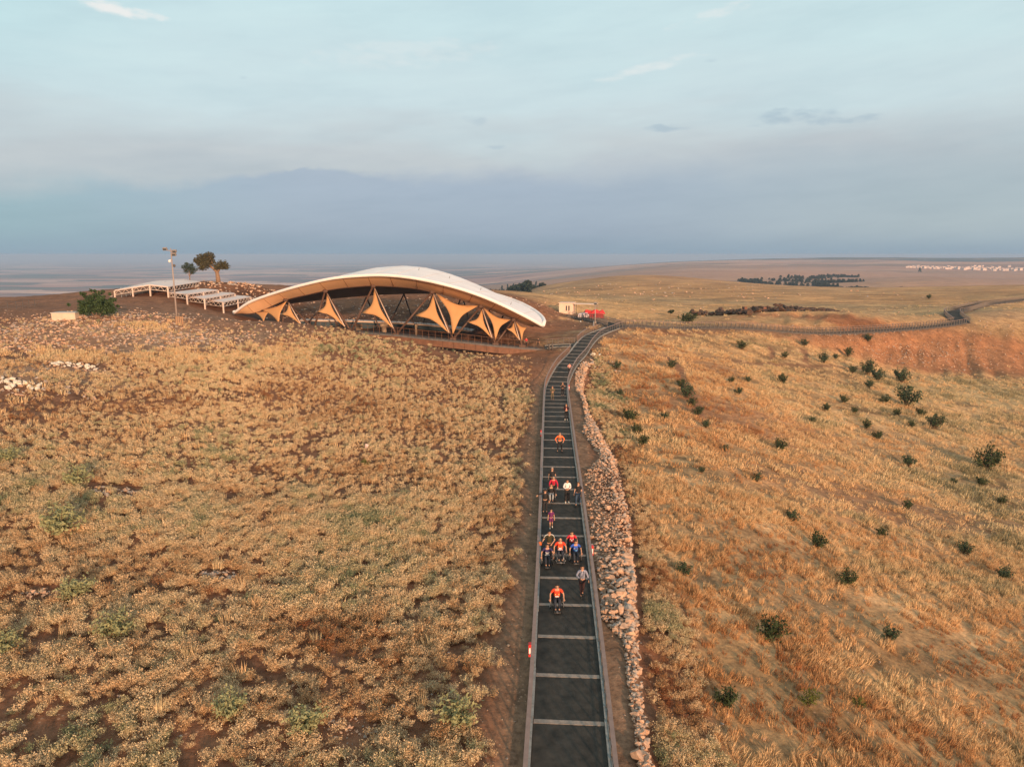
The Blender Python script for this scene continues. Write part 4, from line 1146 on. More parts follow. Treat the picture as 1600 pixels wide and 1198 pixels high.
for lb, (px, py, w) in (('small faint shrub just left of the pair right of the slanting line', (1143, 595, 9)), ('small round dark shrub right of its fainter neighbour on the reddish slope', (1168, 595, 10)), ('shrub just below the pair of small shrubs on the reddish slope', (1154, 614, 12)),
    ('lone dark shrub above the dirt track, leftmost of those near the ridge', (1159, 542, 14)), ('small dark shrub close to the ridge, above the thin track', (1257, 538, 11)), ('tiny flat shrub just above the dirt track', (1226, 557, 10)),
    ('dark shrub sitting on the dirt track itself', (1287, 563, 15)), ('small shrub just right of the one on the dirt track', (1305, 559, 9)), ('shrub up-right of the dirt track, under the ridge walkway', (1325, 553, 13)), ('grey-brown shrub at the foot of the red bank, left end', (1355, 531, 12)),
    ('small shrub left of the dark pair below the dirt track', (1332, 580, 12)), ('upper shrub of the dark pair below the dirt track', (1357, 580, 22)), ('lower shrub of the dark pair below the dirt track', (1371, 590, 19)), ('broad dark shrub right of the pair below the dirt track', (1408, 592, 22)),
    ('small shrub below the dark pair, above a line of four', (1358, 603, 14)), ('round lone shrub in the middle of the orange slope below the track', (1222, 596, 16)), ('small shrub left of the line of four on the mid slope', (1291, 639, 12)), ('tiny round dark shrub left below the line of four', (1269, 658, 10)),
    ('topmost shrub in the mid slope line of four', (1318, 626, 13)), ('second shrub in the mid slope line of four', (1335, 644, 11)), ('third shrub in the mid slope line of four', (1354, 666, 14)), ('lowest shrub in the mid slope line of four', (1371, 683, 15)),
    ('small shrub left of the biggest dark shrub on the far slope', (1382, 627, 13)), ('large wide dark shrub in the centre of the far slope cluster', (1417, 626, 31)), ('small shrub below the large wide one on the far slope', (1401, 647, 12)), ('shrub down-right of the large wide one on the far slope', (1438, 647, 14)),
    ('spreading many-tipped shrub, rightmost of the far slope cluster', (1461, 664, 23)), ('small grey shrub below the far slope cluster', (1424, 666, 12)), ('low spreading shrub alone on the central slope', (1218, 699, 19)), ('small faint shrub left of the low spreading one', (1133, 702, 10)),
    ('pale small shrub on the golden grass nearest the scrub strip, mid distance', (1096, 736, 10)), ('small upright shrub above the golden tufts on the central slope', (1183, 749, 14)), ('thin straggly shrub beside the three shrubs of the scrub strip', (1039, 653, 13)), ('dark shrub with thin spread twigs on the right slope, mid distance', (1418, 724, 18)),
    ('largest dark bushy shrub near the right edge', (1543, 725, 34)), ('shrub just below the largest one near the right edge', (1533, 755, 15)), ('small dark shrub close to the right edge below the largest one', (1565, 784, 12)), ('dark shrub on the right slope under the twiggy one', (1418, 792, 15)), ('tiny low shrub left of the largest one near the right edge', (1490, 753, 9)),
    ('dark round shrub in the centre of the right slope, upper of a near pair', (1238, 810, 20)), ('dark round shrub in the centre of the right slope, lower right of a near pair', (1277, 849, 25)), ('green upright shrub between the near pair and the right edge', (1377, 835, 16)), ('dark shrub low on the right slope, second from the right edge', (1507, 860, 20)),
    ('dark blue-green shrub with a shaded hollow behind it', (1323, 909, 25)), ('dark shrub nearest to the right edge, lower half', (1569, 900, 21)), ('blue-green shrub standing alone below the centre of the right slope', (1390, 995, 23)), ('tall dark shrub on the border of scrub strip and golden grass', (1068, 893, 21)),
    ('biggest near shrub, dark and ragged, at the bottom of the scrub strip', (1135, 1096, 34))):
    shrub(px, py, w, lb)
shrub(1206, 990, 38, 'wide dark green shrub in the near golden grass', 0)
shrub(1264, 1096, 28, 'bright yellow-green shrub at the bottom right of the golden grass', 5)
shrub(1342, 1101, 18, 'sparse brownish-green shrub right of the yellow-green one', 5)
shrub(1075, 499, 24, 'low dark bush in front of the dark ruins on the ridge', 0, hk=.7)
shrub(571, 727, 12, 'tiny dark green plant in the thistle slope below the plastic bag', 5, group=None)
shrub(1451, 465, 7, 'small bush beside the farthest walkway stretch', 0)
# pale green plants in the thistle slope
M_PG = leaf_mat('pale_green_leaf', (.27, .27, .125), (.48, .46, .24), .3)
SHM.append(shrub_meshes(6, M_PG, rg, 620, .4))
for lb, (px, py, w) in (('pale green feathery plant by the left edge, upper one', (95, 822, 58)), ('pale green feathery plant right of the brown stone heap', (120, 925, 46)), ('pale green feathery plant below the brown stone heap', (180, 985, 52)),
    ('pale green feathery plant at the bottom left, among bare soil', (360, 1108, 52)), ('pale green plant at the bottom centre of the thistle slope', (480, 1130, 56)), ('pale green plant cut by the left edge', (8, 1010, 44)), ('pale green spreading plant near the dirt verge at the bottom', (715, 1120, 60)),
    ('small pale green plant on the left rise under the white stones', (10, 716, 34)), ('pale green low plant at the left, middle height', (120, 750, 40))):
    shrub(px, py, w, lb, 6, group='pale green plants in the thistle slope', hk=.8, name='green_plant', cat='plant')

# ------------------------------------------------------------------ trees
def tree_meshes(nm, rg, clumps, trunk, m_leaf, m_bark, n=2400, leaf=.16, spread=1.0):
    P = []; S = []
    for (cx, cy, cz, r) in clumps:
        k = int(n * r ** 2 / sum(c[3] ** 2 for c in clumps))
        d = rg.normal(size=(k, 3)); d /= np.linalg.norm(d, axis=1)[:, None]
        q = rg.uniform(0, 1, k) ** .45
        q = q * (1 + .25 * np.sin(d[:, 0] * 7 + cz) * np.cos(d[:, 2] * 6 + cx))
        P.append(np.array((cx, cy, cz)) + d * (q * r)[:, None] * np.array((1, 1, .82))); S.append(rg.uniform(.6, 1.3, k) * leaf)
    P = np.vstack(P); S = np.concatenate(S); V, F = quads(P, S, rg, asp=.6)
    cr = mesh_np(nm + '_crown', V, F, [m_leaf])
    mb = MB()
    for pts, rad in trunk: mb.tube(pts, rad, 8)
    return cr, mb.mesh(nm + '_trunk', m_bark, True)
M_BARK = mat('bark', (.24, .15, .10), .9, .3, 5.0, .5)
M_OAK = leaf_mat('tree_leaf', (.040, .040, .018), (.13, .105, .048), .2, 3.0)
M_OAKD = leaf_mat('dark_tree_leaf', (.020, .034, .018), (.055, .07, .032), .15, 3.0)
rg = np.random.default_rng(31)
def tree(name, base, meshes, label, s=1.0, rz=0, group=None, cat='tree'):
    t = empty(name, base, rz, label, cat, group); t.scale = (s, s, s)
    link('crown', meshes[0], t); link('trunk', meshes[1], t); return t
# the old mulberry on the hilltop
b = ground(341, 441); U = (b.y * math.cos(TH) + (CAMZ - b.z) * math.sin(TH)) / FPX   # metres per picture unit at that tree
m1 = tree_meshes('wishing_tree', rg, [(-22 * U, 0, 36 * U, 10 * U), (-14 * U, 1, 40 * U, 9 * U), (-17 * U, -1, 27 * U, 9 * U), (-26 * U, .5, 30 * U, 7.5 * U), (-32 * U, 0, 33 * U, 4.5 * U), (-12 * U, .8, 31 * U, 8 * U), (-24 * U, 0, 22 * U, 5 * U), (8 * U, 0, 27 * U, 8.5 * U), (12 * U, .5, 24 * U, 6 * U), (2 * U, -.5, 24 * U, 6 * U)],
    [([(0, 0, -.5), (0, 0, 8 * U), (-1 * U, 0, 17 * U)], [4.2 * U, 3.4 * U, 2.8 * U]), ([(-.5 * U, 0, 15 * U), (-8 * U, 0, 23 * U), (-18 * U, 0, 33 * U)], [2.4 * U, 1.5 * U, .6 * U]), ([(-.5 * U, 0, 15 * U), (4 * U, 0, 21 * U), (9 * U, 0, 28 * U)], [2.2 * U, 1.3 * U, .5 * U]), ([(-6 * U, 0, 21 * U), (-14 * U, 0, 25 * U), (-28 * U, 0, 31 * U)], [1.4 * U, .8 * U, .3 * U]), ([(-1 * U, 0, 17 * U), (-8 * U, .5, 29 * U), (-13 * U, .5, 40 * U)], [1.4 * U, .8 * U, .3 * U])], M_OAK, M_BARK, 5600, .36)
tree('mulberry_tree', b, m1, 'large old tree with a thick pale trunk and two-lobed crown on the hilltop')
b = ground(297, 441); U = (b.y * math.cos(TH) + (CAMZ - b.z) * math.sin(TH)) / FPX
m2 = tree_meshes('small_tree', rg, [(0, 0, 22 * U, 7 * U), (-7 * U, 0, 23 * U, 5 * U), (7 * U, 0, 20 * U, 6.5 * U), (-3 * U, 0, 28 * U, 4 * U), (3 * U, .5, 27 * U, 4 * U), (-5 * U, 0, 17 * U, 4.5 * U), (4 * U, 0, 15 * U, 4 * U)],
    [([(0, 0, -.4), (0, 0, 10 * U), (0, 0, 22 * U)], [.9 * U, .7 * U, .3 * U]), ([(0, 0, 9 * U), (-6 * U, 0, 20 * U)], [.5 * U, .2 * U]), ([(0, 0, 9 * U), (7 * U, 0, 19 * U)], [.5 * U, .2 * U])], M_OAKD, M_BARK, 1500, .28)
tree('small_tree', b, m2, 'small round dark tree on a thin stem, left of the large hilltop tree')
b = ground(152, 496); U = (b.y * math.cos(TH) + (CAMZ - b.z) * math.sin(TH)) / FPX
M_PIST = leaf_mat('pistachio_leaf', (.016, .040, .013), (.075, .115, .038), .15, 4.0)
cl = [(0, 0, 18 * U, 15 * U), (-14 * U, 0, 14 * U, 12 * U), (14 * U, 0, 14 * U, 13 * U), (-8 * U, 0, 27 * U, 9 * U), (8 * U, 0, 26 * U, 9 * U), (-20 * U, 0, 20 * U, 8 * U), (20 * U, 0, 22 * U, 8 * U), (2 * U, 0, 34 * U, 6 * U), (-24 * U, 0, 10 * U, 7 * U), (24 * U, 0, 12 * U, 7 * U)]
for k in range(26):
    a = rg.uniform(-1.35, 1.35); q = rg.uniform(26, 38) * U; cl.append((math.sin(a) * q * .85, rg.normal() * 1.2, 8 * U + math.cos(a) * q * .9, 3.0 * U))
m3 = tree_meshes('bush_tree', rg, cl, [([(0, 0, -.3), (x * U, 0, 10 * U), (x * 2.2 * U, 0, 24 * U)], [.9 * U, .6 * U, .2 * U]) for x in (-9, -4, 0, 5, 10)], M_PIST, M_BARK, 6500, .30)
tree('pistachio_bush', b, m3, 'big rounded dark green bush standing among rubble at the upper left')
b = ground(1048, 493); U = b.y / FPX
m4 = tree_meshes('lone_tree', rg, [(0, 0, 6 * U, 3.6 * U), (-3 * U, 0, 5.5 * U, 2.2 * U), (3 * U, 0, 7 * U, 2.4 * U)], [([(0, 0, -.2), (0, 0, 5 * U)], [.4 * U, .2 * U])], M_OAKD, M_BARK, 500, .3)
tree('small_tree', b, m4, 'tiny lone round tree in the dry field beyond the ridge walkway')

# distant pines: separate trees at the rim, the closed stand as one mass
M_PINE = leaf_mat('pine_needles', (.010, .022, .016), (.028, .045, .030), .05, .6)
def pine_meshes(rg, h=9.0, r=3.0):
    P = []; S = []
    for k in range(170):
        t = rg.uniform(0, 1); z = h * (.18 + .82 * t); q = r * (1 - t * .55) * math.sqrt(rg.uniform()); a = rg.uniform(0, 6.28); P.append((math.cos(a) * q, math.sin(a) * q, z)); S.append(rg.uniform(1.0, 1.9))
    V, F = quads(np.array(P), np.array(S), rg, asp=.75)
    return mesh_np('pine_crown', V, F, [M_PINE]), MB().tube([(0, 0, -.5), (0, 0, h * .6)], [.35, .15], 5).mesh('pine_trunk', M_BARK)
PINES = [pine_meshes(rg, h, r) for h, r in ((9, 3.4), (7.5, 3.6), (10, 3.2))]
def one_pine(px, py, Y, s, label, group='lone pines around the distant wood'):
    p = at(px, py, Y); z = hz(p.x, Y); k = rnd.randrange(3); t = empty('pine_tree', (p.x, Y, z), rnd.uniform(0, 6), label, 'tree', group); t.scale = (s, s, s * .85)
    link('crown', PINES[k][0], t); link('trunk', PINES[k][1], t)
for px, py, s, lb in ((1365, 450, .9, 'leftmost of four small dark trees on the crest right of the distant wood'), (1385, 450, .9, 'second from left of four small dark trees on the distant crest'), (1397, 450, 1.0, 'third from left of four small dark trees on the distant crest'), (1408, 450, 1.2, 'rightmost and largest of four small dark trees on the distant crest')):
    one_pine(px, py, 930, s, lb)
one_pine(1341, 434, 1500, 1.0, 'single dark dot of a tree behind the right tip of the distant wood')
one_pine(1437, 426, 2050, 1.6, 'single dark tree in the far field below the white village')
def wood(name, label, polys, n, smin=.8, smax=1.25, density=None):
    pts = []; rr = np.random.default_rng(77)
    while len(pts) < n:
        a = polys[int(rr.integers(0, len(polys)))]; u = rr.uniform(); p0, p1 = a[0], a[1]; wv = a[2]
        x = p0[0] + (p1[0] - p0[0]) * u + rr.normal() * wv * .35; y = p0[1] + (p1[1] - p0[1]) * u + rr.uniform(-1, 1) * a[3]; pts.append((x, y))
    P = np.array(pts); z = H(P[:, 0], P[:, 1]) - .5; k = len(P); s = rr.uniform(smin, smax, k)
    o = scatter(name, [q[0] for q in PINES], np.stack([P[:, 0], P[:, 1], z], 1), np.stack([s * 1.35, s * 1.35, s * .85], 1), np.stack([0 * s, 0 * s, rr.uniform(0, 6, k)], 1), rr.uniform(0, 1, k), rr.integers(0, 3, k))
    tag(o, label, 'wood', kind='stuff')
def XY(px, Y): return (at(px, 440, Y).x, Y)
wood('pine_wood', 'dark wedge-shaped pine wood in the hollow beyond the ridge on the right', [(XY(1180, 1120), XY(1270, 1120), 20, 60), (XY(1215, 1250), XY(1300, 1250), 20, 70), (XY(1230, 1380), XY(1300, 1400), 20, 60), (XY(1250, 1040), XY(1272, 1040), 8, 40),
    (XY(1290, 1480), XY(1335, 1560), 6, 30), (XY(1296, 1200), XY(1340, 1230), 6, 22), (XY(1282, 1020), XY(1325, 1040), 6, 30), (XY(1285, 1090), XY(1300, 1090), 6, 40), (XY(1325, 1010), XY(1352, 1020), 4, 18), (XY(1160, 1180), XY(1190, 1180), 6, 25)], 640, .5, .85)
wood('grove', 'dense dark grove in the dip behind the right end of the shelter roof', [(XY(772, 640), XY(824, 640), 6, 60), (XY(780, 560), XY(818, 560), 6, 40), (XY(768, 720), XY(800, 720), 6, 40)], 420, .7, 1.1)
wood('orchard', 'rows of small trees in the orchard behind the dark grove', [(XY(760 + 7 * i, 900), XY(748 + 9 * i, 1500), 1.5, 1.0) for i in range(11)], 520, .35, .5)
wood('crest_trees', 'thin line of small trees along the left shoulder of the dry hill', [(XY(822, 660), XY(850, 690), 3, 5)], 34, .4, .7)

# ------------------------------------------------------------------ white village far off
M_HW = mat('village_wall', (.62, .50, .46), .9, .1, .2); M_HR = mat('village_roof', (.52, .38, .33), .9, .12, .2); M_WIN = mat('dark_window', (.05, .055, .06), .3, .2, 1.0)
def house_mesh(w, d, h, gable):
    mb = MB(); mb.box((0, 0, h / 2), (w, d, h)); nf = len(mb.f)
    if gable: mb.add([(-w / 2 - .4, -d / 2 - .4, h), (w / 2 + .4, -d / 2 - .4, h), (w / 2 + .4, d / 2 + .4, h), (-w / 2 - .4, d / 2 + .4, h), (-w / 2 - .4, 0, h + 2.2), (w / 2 + .4, 0, h + 2.2)], [(0, 1, 5, 4), (2, 3, 4, 5), (0, 4, 3), (1, 2, 5), (3, 2, 1, 0)])
    else: mb.box((0, 0, h + .25), (w + .5, d + .5, .5))
    nr = len(mb.f)
    for x in (-w * .3, 0, w * .3): mb.box((x, -d / 2 - .02, h * .55), (1.2, .06, 1.4))
    me = mb.mesh('house', [M_HW, M_HR, M_WIN]); me.polygons.foreach_set('material_index', [0] * nf + [1] * (nr - nf) + [2] * (len(mb.f) - nr)); return me
HS = [house_mesh(9, 8, 6.2, True), house_mesh(12, 9, 6.5, False), house_mesh(8, 8, 5, True), house_mesh(10, 8, 9, False)]
rr = random.Random(4)
for k in range(92):
    px = 1418 + 190 * (k / 92) + rr.uniform(-1.2, 1.2); Y = 2500 + rr.uniform(-40, 190) + (px > 1500) * rr.uniform(-130, 60)
    p = at(px, 418, Y); z = hz(p.x, Y)
    o = link('house', HS[rr.randrange(4)], None, (p.x, Y, z - .3), (0, 0, rr.uniform(-.3, .3))); s = rr.uniform(.85, 1.2); o.scale = (s, s, s * .85)
    tag(o, 'tiny white house in the distant village row at the upper right', 'house', 'white houses of the distant village')

# ------------------------------------------------------------------ shelter
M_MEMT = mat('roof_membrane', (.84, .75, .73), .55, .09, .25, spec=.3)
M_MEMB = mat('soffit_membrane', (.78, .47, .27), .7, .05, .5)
M_SAIL = mat('sail_membrane', (.64, .34, .15), .75, .08, .6, twosided_trans=.2)
M_WSEAM = mat('roof_weld', (.62, .55, .53), .6, .1, 1.0)
M_SEAM = mat('seam', (.34, .17, .09), .8, .1, 2.0)
M_MAST = mat('brown_steel', (.10, .055, .040), .5, .2, 3.0)
M_MASTL = mat('pale_tube', (.55, .40, .32), .5, .1, 3.0)
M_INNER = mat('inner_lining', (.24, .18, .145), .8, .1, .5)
M_RUST = mat('corten_fascia', (.16, .075, .045), .7, .3, 1.2)
M_DECK = mat('deck_boards', (.12, .11, .11), .8, .25, 2.0)
M_GLASS = mat('dark_glass', (.05, .07, .085), .25, .2, 1.0, spec=.6)

RIM = [(365, 488, 140), (382, 475, 137.5), (400, 466, 135.5), (440, 452.5, 132), (480, 441.5, 129), (520, 433, 127), (560, 429, 125.5), (600, 428, 124), (640, 431.5, 122.5), (680, 439, 121.5), (720, 449.5, 121), (760, 463.5, 121), (800, 481.5, 121.5), (832, 498, 122.8), (849, 508, 124.5)]
SOF = [(372, 489, 141), (392, 489, 139), (410, 484, 138), (446, 468, 135.5), (480, 459.5, 133), (520, 451, 131.5), (560, 446.5, 130), (590, 445.5, 129), (640, 448.5, 127.5), (680, 456, 126.5), (715, 465.5, 126), (751, 477.5, 126), (790, 492, 126), (820, 505, 126), (845, 511, 126)]
def curve(L, n=96):
    P = [at(*a) for a in L]; D = resample(P, .25); idx = np.linspace(0, len(D) - 1, n); return [D[int(round(i))] for i in idx]
NS = 96
RF = curve(RIM, NS); SF = curve(SOF, NS)
Lp, Rp = RF[0], RF[-1]
axis = (Rp - Lp); axis.z = 0; Ls = axis.length; axu = axis.normalized(); nor = Vector((-axu.y, axu.x, 0))   # away from the camera
def back_pt(u, lift=0.0):
    w = math.sin(math.pi * u) ** .62
    p = Lp.lerp(Rp, u) + nor * (34 * w)
    p.z = Lp.z + (Rp.z - Lp.z) * u + 4.2 * math.sin(math.pi * u) ** .8 + lift
    return p
BK = [back_pt(i / (NS - 1)) for i in range(NS)]
def grid_mesh(name, rows, m, smooth=True):
    n = len(rows[0]); V = [tuple(p) for r in rows for p in r]
    F = [(i * n + j, i * n + j + 1, (i + 1) * n + j + 1, (i + 1) * n + j) for i in range(len(rows) - 1) for j in range(n - 1)]
    me = bpy.data.meshes.new(name); me.from_pydata(V, [], F); me.update(); me.materials.append(m)
    if smooth: me.polygons.foreach_set('use_smooth', [True] * len(F))
    return me
def thick(o, t=.08):
    md = o.modifiers.new('thickness', 'SOLIDIFY'); md.thickness = t; md.offset = 0
C0 = Vector((-24, 126, 3.0))
sh = empty('canopy_shelter', C0, 0, 'huge white arched membrane shelter with an orange-lit soffit over the excavation', 'shelter')
def shp(p): return Vector(p) - C0
rows = []
NT_ = 26
for k in range(NT_ + 1):
    t = k / NT_; row = []
    for i in range(NS):
        u = i / (NS - 1); a = RF[i]; b = BK[i]; p = a.lerp(b, t)
        bump = 3.1 * math.sin(math.pi * min(1, max(0, (u * 1.03)))) ** 2.6 * (math.sin(math.pi * t) ** 1.5)
        p.z += bump - .12; row.append(shp(p))
    rows.append(row)
o = link('roof_membrane', grid_mesh('roof_membrane', rows, M_MEMT), sh); thick(o, .1)
# lining: hangs below the outer skin
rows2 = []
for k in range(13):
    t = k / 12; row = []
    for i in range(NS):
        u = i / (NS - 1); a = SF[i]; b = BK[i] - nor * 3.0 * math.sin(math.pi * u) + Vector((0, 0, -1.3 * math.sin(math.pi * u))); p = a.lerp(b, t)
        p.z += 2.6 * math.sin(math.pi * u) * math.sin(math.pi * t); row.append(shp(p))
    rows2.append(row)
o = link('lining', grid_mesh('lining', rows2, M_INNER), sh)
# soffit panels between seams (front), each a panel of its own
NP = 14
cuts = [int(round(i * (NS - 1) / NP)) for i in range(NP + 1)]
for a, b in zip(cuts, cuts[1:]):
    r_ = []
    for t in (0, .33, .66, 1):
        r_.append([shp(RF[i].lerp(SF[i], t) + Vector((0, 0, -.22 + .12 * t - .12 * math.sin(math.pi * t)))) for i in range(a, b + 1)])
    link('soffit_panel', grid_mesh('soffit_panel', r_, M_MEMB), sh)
for c in cuts[1:-1]:
    mb = MB(); mb.tube([shp(RF[c].lerp(SF[c], t) + Vector((0, -.07, -.14 - .12 * math.sin(math.pi * t)))) for t in (0, .33, .66, 1)], .05, 5); mb.build('seam', M_SEAM, sh)
for a, b in zip(cuts, cuts[1:]):      # soffit at the back edge
    r_ = [[shp(BK[i] + Vector((0, 0, -.1))) for i in range(a, b + 1)], [shp(BK[i] - nor * 3.0 * math.sin(math.pi * i / (NS - 1)) + Vector((0, 0, -1.35 * math.sin(math.pi * i / (NS - 1))))) for i in range(a, b + 1)]]
    link('soffit_panel', grid_mesh('soffit_panel', r_, M_MEMB), sh)
rimr = [.27 if 0 < i < NS - 1 else .18 for i in range(NS)]
mb = MB(); mb.tube([shp(p + Vector((0, 0, -.24))) for p in RF], rimr, 10); mb.build('edge_roll', M_MEMT, sh, True)
mb = MB(); mb.tube([shp(p) for p in BK], .35, 8); mb.build('edge_roll', M_MEMT, sh, True)
mb = MB(); mb.tube([shp(p + Vector((0, .05, -.12))) for p in SF[3:-2]], .13, 6); mb.build('lower_edge_tube', M_MAST, sh)
for c in cuts[1:-1]:
    mb = MB(); mb.tube([rows[k][c] + Vector((0, 0, .06)) for k in range(0, NT_ + 1, 2)], .045, 4); mb.build('roof_seam', M_WSEAM, sh)
# small roof rods
for px in (622, 678, 735, 790):
    i = int(np.argmin([abs((p.x / (p.y * math.cos(TH) + (CAMZ - p.z) * math.sin(TH))) * FPX + 800 - px) for p in RF]))
    b_ = rows[7][i]; mb = MB(); mb.tube([b_, b_ + Vector((.1, 0, .5))], .04, 5); mb.build('roof_hook', M_MAST, sh)

NODES = [(446, 469, 135), (508, 455, 131.5), (583, 447, 129), (675, 456.5, 126.5), (751, 479, 125.5), (802, 500, 125.5)]
FEET = [(440, 512, 133), (490, 511, 130), (549, 515, 127), (619, 519, 124.5), (708, 526, 123), (774, 534, 122.5), (816, 537, 123)]
NODEP = [at(*a) for a in NODES]; FW_ = [at(*a) for a in FEET]
for i, nd in enumerate(NODEP):
    for f in (FW_[i], FW_[i + 1]):
        mb = MB(); mb.tube([shp(nd), shp(f + Vector((0, 0, -.4)))], [.17, .20], 8); mb.build('mast', M_MAST, sh, True)
    mb = MB(); mb.ball(shp(nd), (.5, .4, .4)); mb.build('mast_head', M_MAST, sh)
for f in FW_:
    mb = MB(); mb.box(shp(f + Vector((0, 0, -.5))), (1.1, .9, .7)); mb.build('mast_foot', M_MAST, sh)
# rear masts
for i in range(7):
    u = .16 + i * .11; top = BK[int(u * (NS - 1))] - nor * 3; 
    for du in (-.045, .045):
        bp = BK[int((u + du) * (NS - 1))] - nor * 4.0; bp.z = hz(bp.x, bp.y) - .3
        mb = MB(); mb.tube([shp(top + Vector((0, 0, -1.2))), shp(bp)], .16, 6); mb.build('mast', M_MAST, sh)

def sail(pts, sag, label=None, m=M_SAIL, n=9, belly=.5):
    """stretched membrane triangle with concave edges"""
    A, B, C = [Vector(p) for p in pts]; cen = (A + B + C) / 3; V = []; F = []; ids = {}
    for i in range(n + 1):
        for j in range(n + 1 - i):
            a, b = i / n, j / n; c = 1 - a - b
            p = A * a + B * b + C * c
            # pull towards the centroid near edge middles
            e = (4 * a * b) * (1 - c) + (4 * b * c) * (1 - a) + (4 * a * c) * (1 - b)
            k = max(0, 1 - 27 * a * b * c) * e * sag
            p = p.lerp(cen, min(.6, k)) + Vector((0, -1, 0)) * 27 * a * b * c * belly * .4
            ids[(i, j)] = len(V); V.append(tuple(shp(p)))
    for i in range(n):
        for j in range(n - i):
            F.append((ids[(i, j)], ids[(i + 1, j)], ids[(i, j + 1)]))
            if j < n - i - 1: F.append((ids[(i + 1, j)], ids[(i + 1, j + 1)], ids[(i, j + 1)]))
    me = bpy.data.meshes.new('sail'); me.from_pydata(V, [], F); me.update(); me.materials.append(m); me.polygons.foreach_set('use_smooth', [True] * len(F))
    o = link('sail', me, sh); md = o.modifiers.new('t', 'SOLIDIFY'); md.thickness = .05
    if label: o['label'] = label
small = [((451, 473, 133), (470, 507, 129.5), (439, 491, 132)), ((511, 459, 130.5), (538, 510, 126), (496, 487, 128)), ((585, 451, 128), (614, 513, 124), (566, 489, 126)), ((677, 460, 125.5), (701, 520, 122.3), (649, 493, 124)), ((753, 483, 124.5), (768, 528, 122), (731, 503.5, 123)), ((803, 503, 124.5), (811, 531, 122.2), (792, 514, 123))]
for i, (a, b, c) in enumerate(small):
    A, B, C = at(*a), at(*b), at(*c); sail((A, B, C), .42)
    mb = MB(); mb.tube([shp(A + Vector((.08, -.1, 0))), shp(B + Vector((.08, -.1, 0)))], .10, 7); mb.build('sail_boom', M_MASTL, sh, True)
for a, b, c in (((681, 458, 125.5), (747, 478, 125), (707.5, 523, 122.2)), ((755, 480.5, 124.5), (798, 499.5, 124.8), (774, 531.5, 122)), ((805, 502, 124.5), (823, 511.5, 124.5), (815.5, 534, 122.2))):
    sail((at(*a), at(*b), at(*c)), .42)
for a, b, c in (((408, 484, 137), (448, 471, 134.5), (436, 505, 132.5)), ((398, 488, 138), (424, 483, 136.5), (412, 503, 133.5))):
    sail((at(*a), at(*b), at(*c)), .3, 'brownish drape hanging at the left tip')

# decks, terraces and the hollow beneath
def ribbon(P, w, z0, h, name, m, root, off=0):
    mb = MB(); mb.sweep([shp(p) for p in offset(P, off)], w, h, z0); return mb.build(name, m, root)
DK = [at(*a) for a in ((470, 512, 131), (520, 516, 128), (549, 519, 126), (585, 521.5, 124.5), (620, 524, 123.3), (665, 529, 122), (708, 533, 121.3), (745, 537, 121), (775, 540.5, 121), (816, 544, 121.5), (848, 546, 122.5))]
DKP = resample(DK, .6)
dk = empty('viewing_deck', C0, 0, 'rust-coloured viewing deck with a low railing along the front of the shelter', 'deck')
mb = MB(); mb.sweep([shp(p) for p in offset(DKP, -1.3)], 2.8, .22, -.16); mb.build('deck_floor', M_DECK, dk)
AD = arc(DKP); nseg = 24
for k in range(nseg):
    seg = sub(DKP, AD[-1] * k / nseg + .02, AD[-1] * (k + 1) / nseg - .02); mb = MB(); mb.sweep([shp(p) for p in seg], .10, 1.25, -1.22 + rnd.uniform(-.01, .01)); mb.build('fascia_panel', M_RUST, dk)
mb = MB(); mb.sweep([shp(p) for p in offset(DKP, .02)], .16, .09, .03); mb.build('edge_channel', M_DECK, dk)
mb = MB(); mb.sweep([shp(p) for p in DKP], .06, .05, 1.35); mb.build('top_rail', M_RUST, dk)
pm = MB().box((0, 0, .70), (.045, .045, 1.38)).mesh('post', M_RUST)
for k in range(int(AD[-1] / 1.15)):
    p = sub(DKP, k * 1.15, k * 1.15 + .3)[0]; link('post', pm, dk, shp(p))
mb = MB(); mb.sweep([shp(p) for p in DKP], .02, .02, .7); mb.build('mid_rail', M_RUST, dk)
# inner ring walkway seen through the openings
IN = resample([at(*a) for a in ((470, 499, 163), (540, 500, 164), (620, 503, 163), (690, 508, 158), (740, 516, 150), (790, 528, 141), (835, 538, 132))], 1.0)
ik = empty('inner_walkway', C0, 0, 'dark railed walkway on the far side of the excavation hollow under the shelter', 'walkway')
mb = MB(); mb.sweep([shp(p) for p in IN], 2.4, .3, -.3); mb.build('deck_floor', M_MASTL, ik)
mb = MB(); mb.sweep([shp(p) for p in offset(IN, 1.1)], .06, .06, 1.3); mb.build('top_rail', M_MAST, ik)
mb = MB(); mb.sweep([shp(p) for p in offset(IN, 1.15)], .05, 2.2, -2.5); mb.build('retaining_sheet', M_GLASS, ik)
AI = arc(IN); pm = MB().box((0, 0, .65), (.06, .06, 1.3)).mesh('post', M_MAST)
for k in range(int(AI[-1] / 1.3)):
    link('post', pm, ik, shp(sub(offset(IN, 1.1), k * 1.3, k * 1.3 + .3)[0]))
# standing stones and walls of the enclosures in the hollow
M_PIL = mat('pillar_stone', (.34, .25, .18), .9, .2, 2.0, .3)
rg = np.random.default_rng(9)
for lb, px, py, Y in (('left T-shaped standing stone down in the hollow', 560, 512, 146), ('middle T-shaped standing stone down in the hollow', 600, 514, 148), ('right T-shaped standing stone down in the hollow', 650, 517, 146)):
    p = at(px, py, Y); z = hz(p.x, p.y); t = empty('standing_stone', (p.x, p.y, z), rg.uniform(0, 3), lb, 'pillar', 'standing stones in the excavation')
    MB().box((0, 0, 1.2), (.9, .4, 2.6)).build('shaft', M_PIL, t); MB().box((0, 0, 2.8), (1.7, .5, .6)).build('head', M_PIL, t)

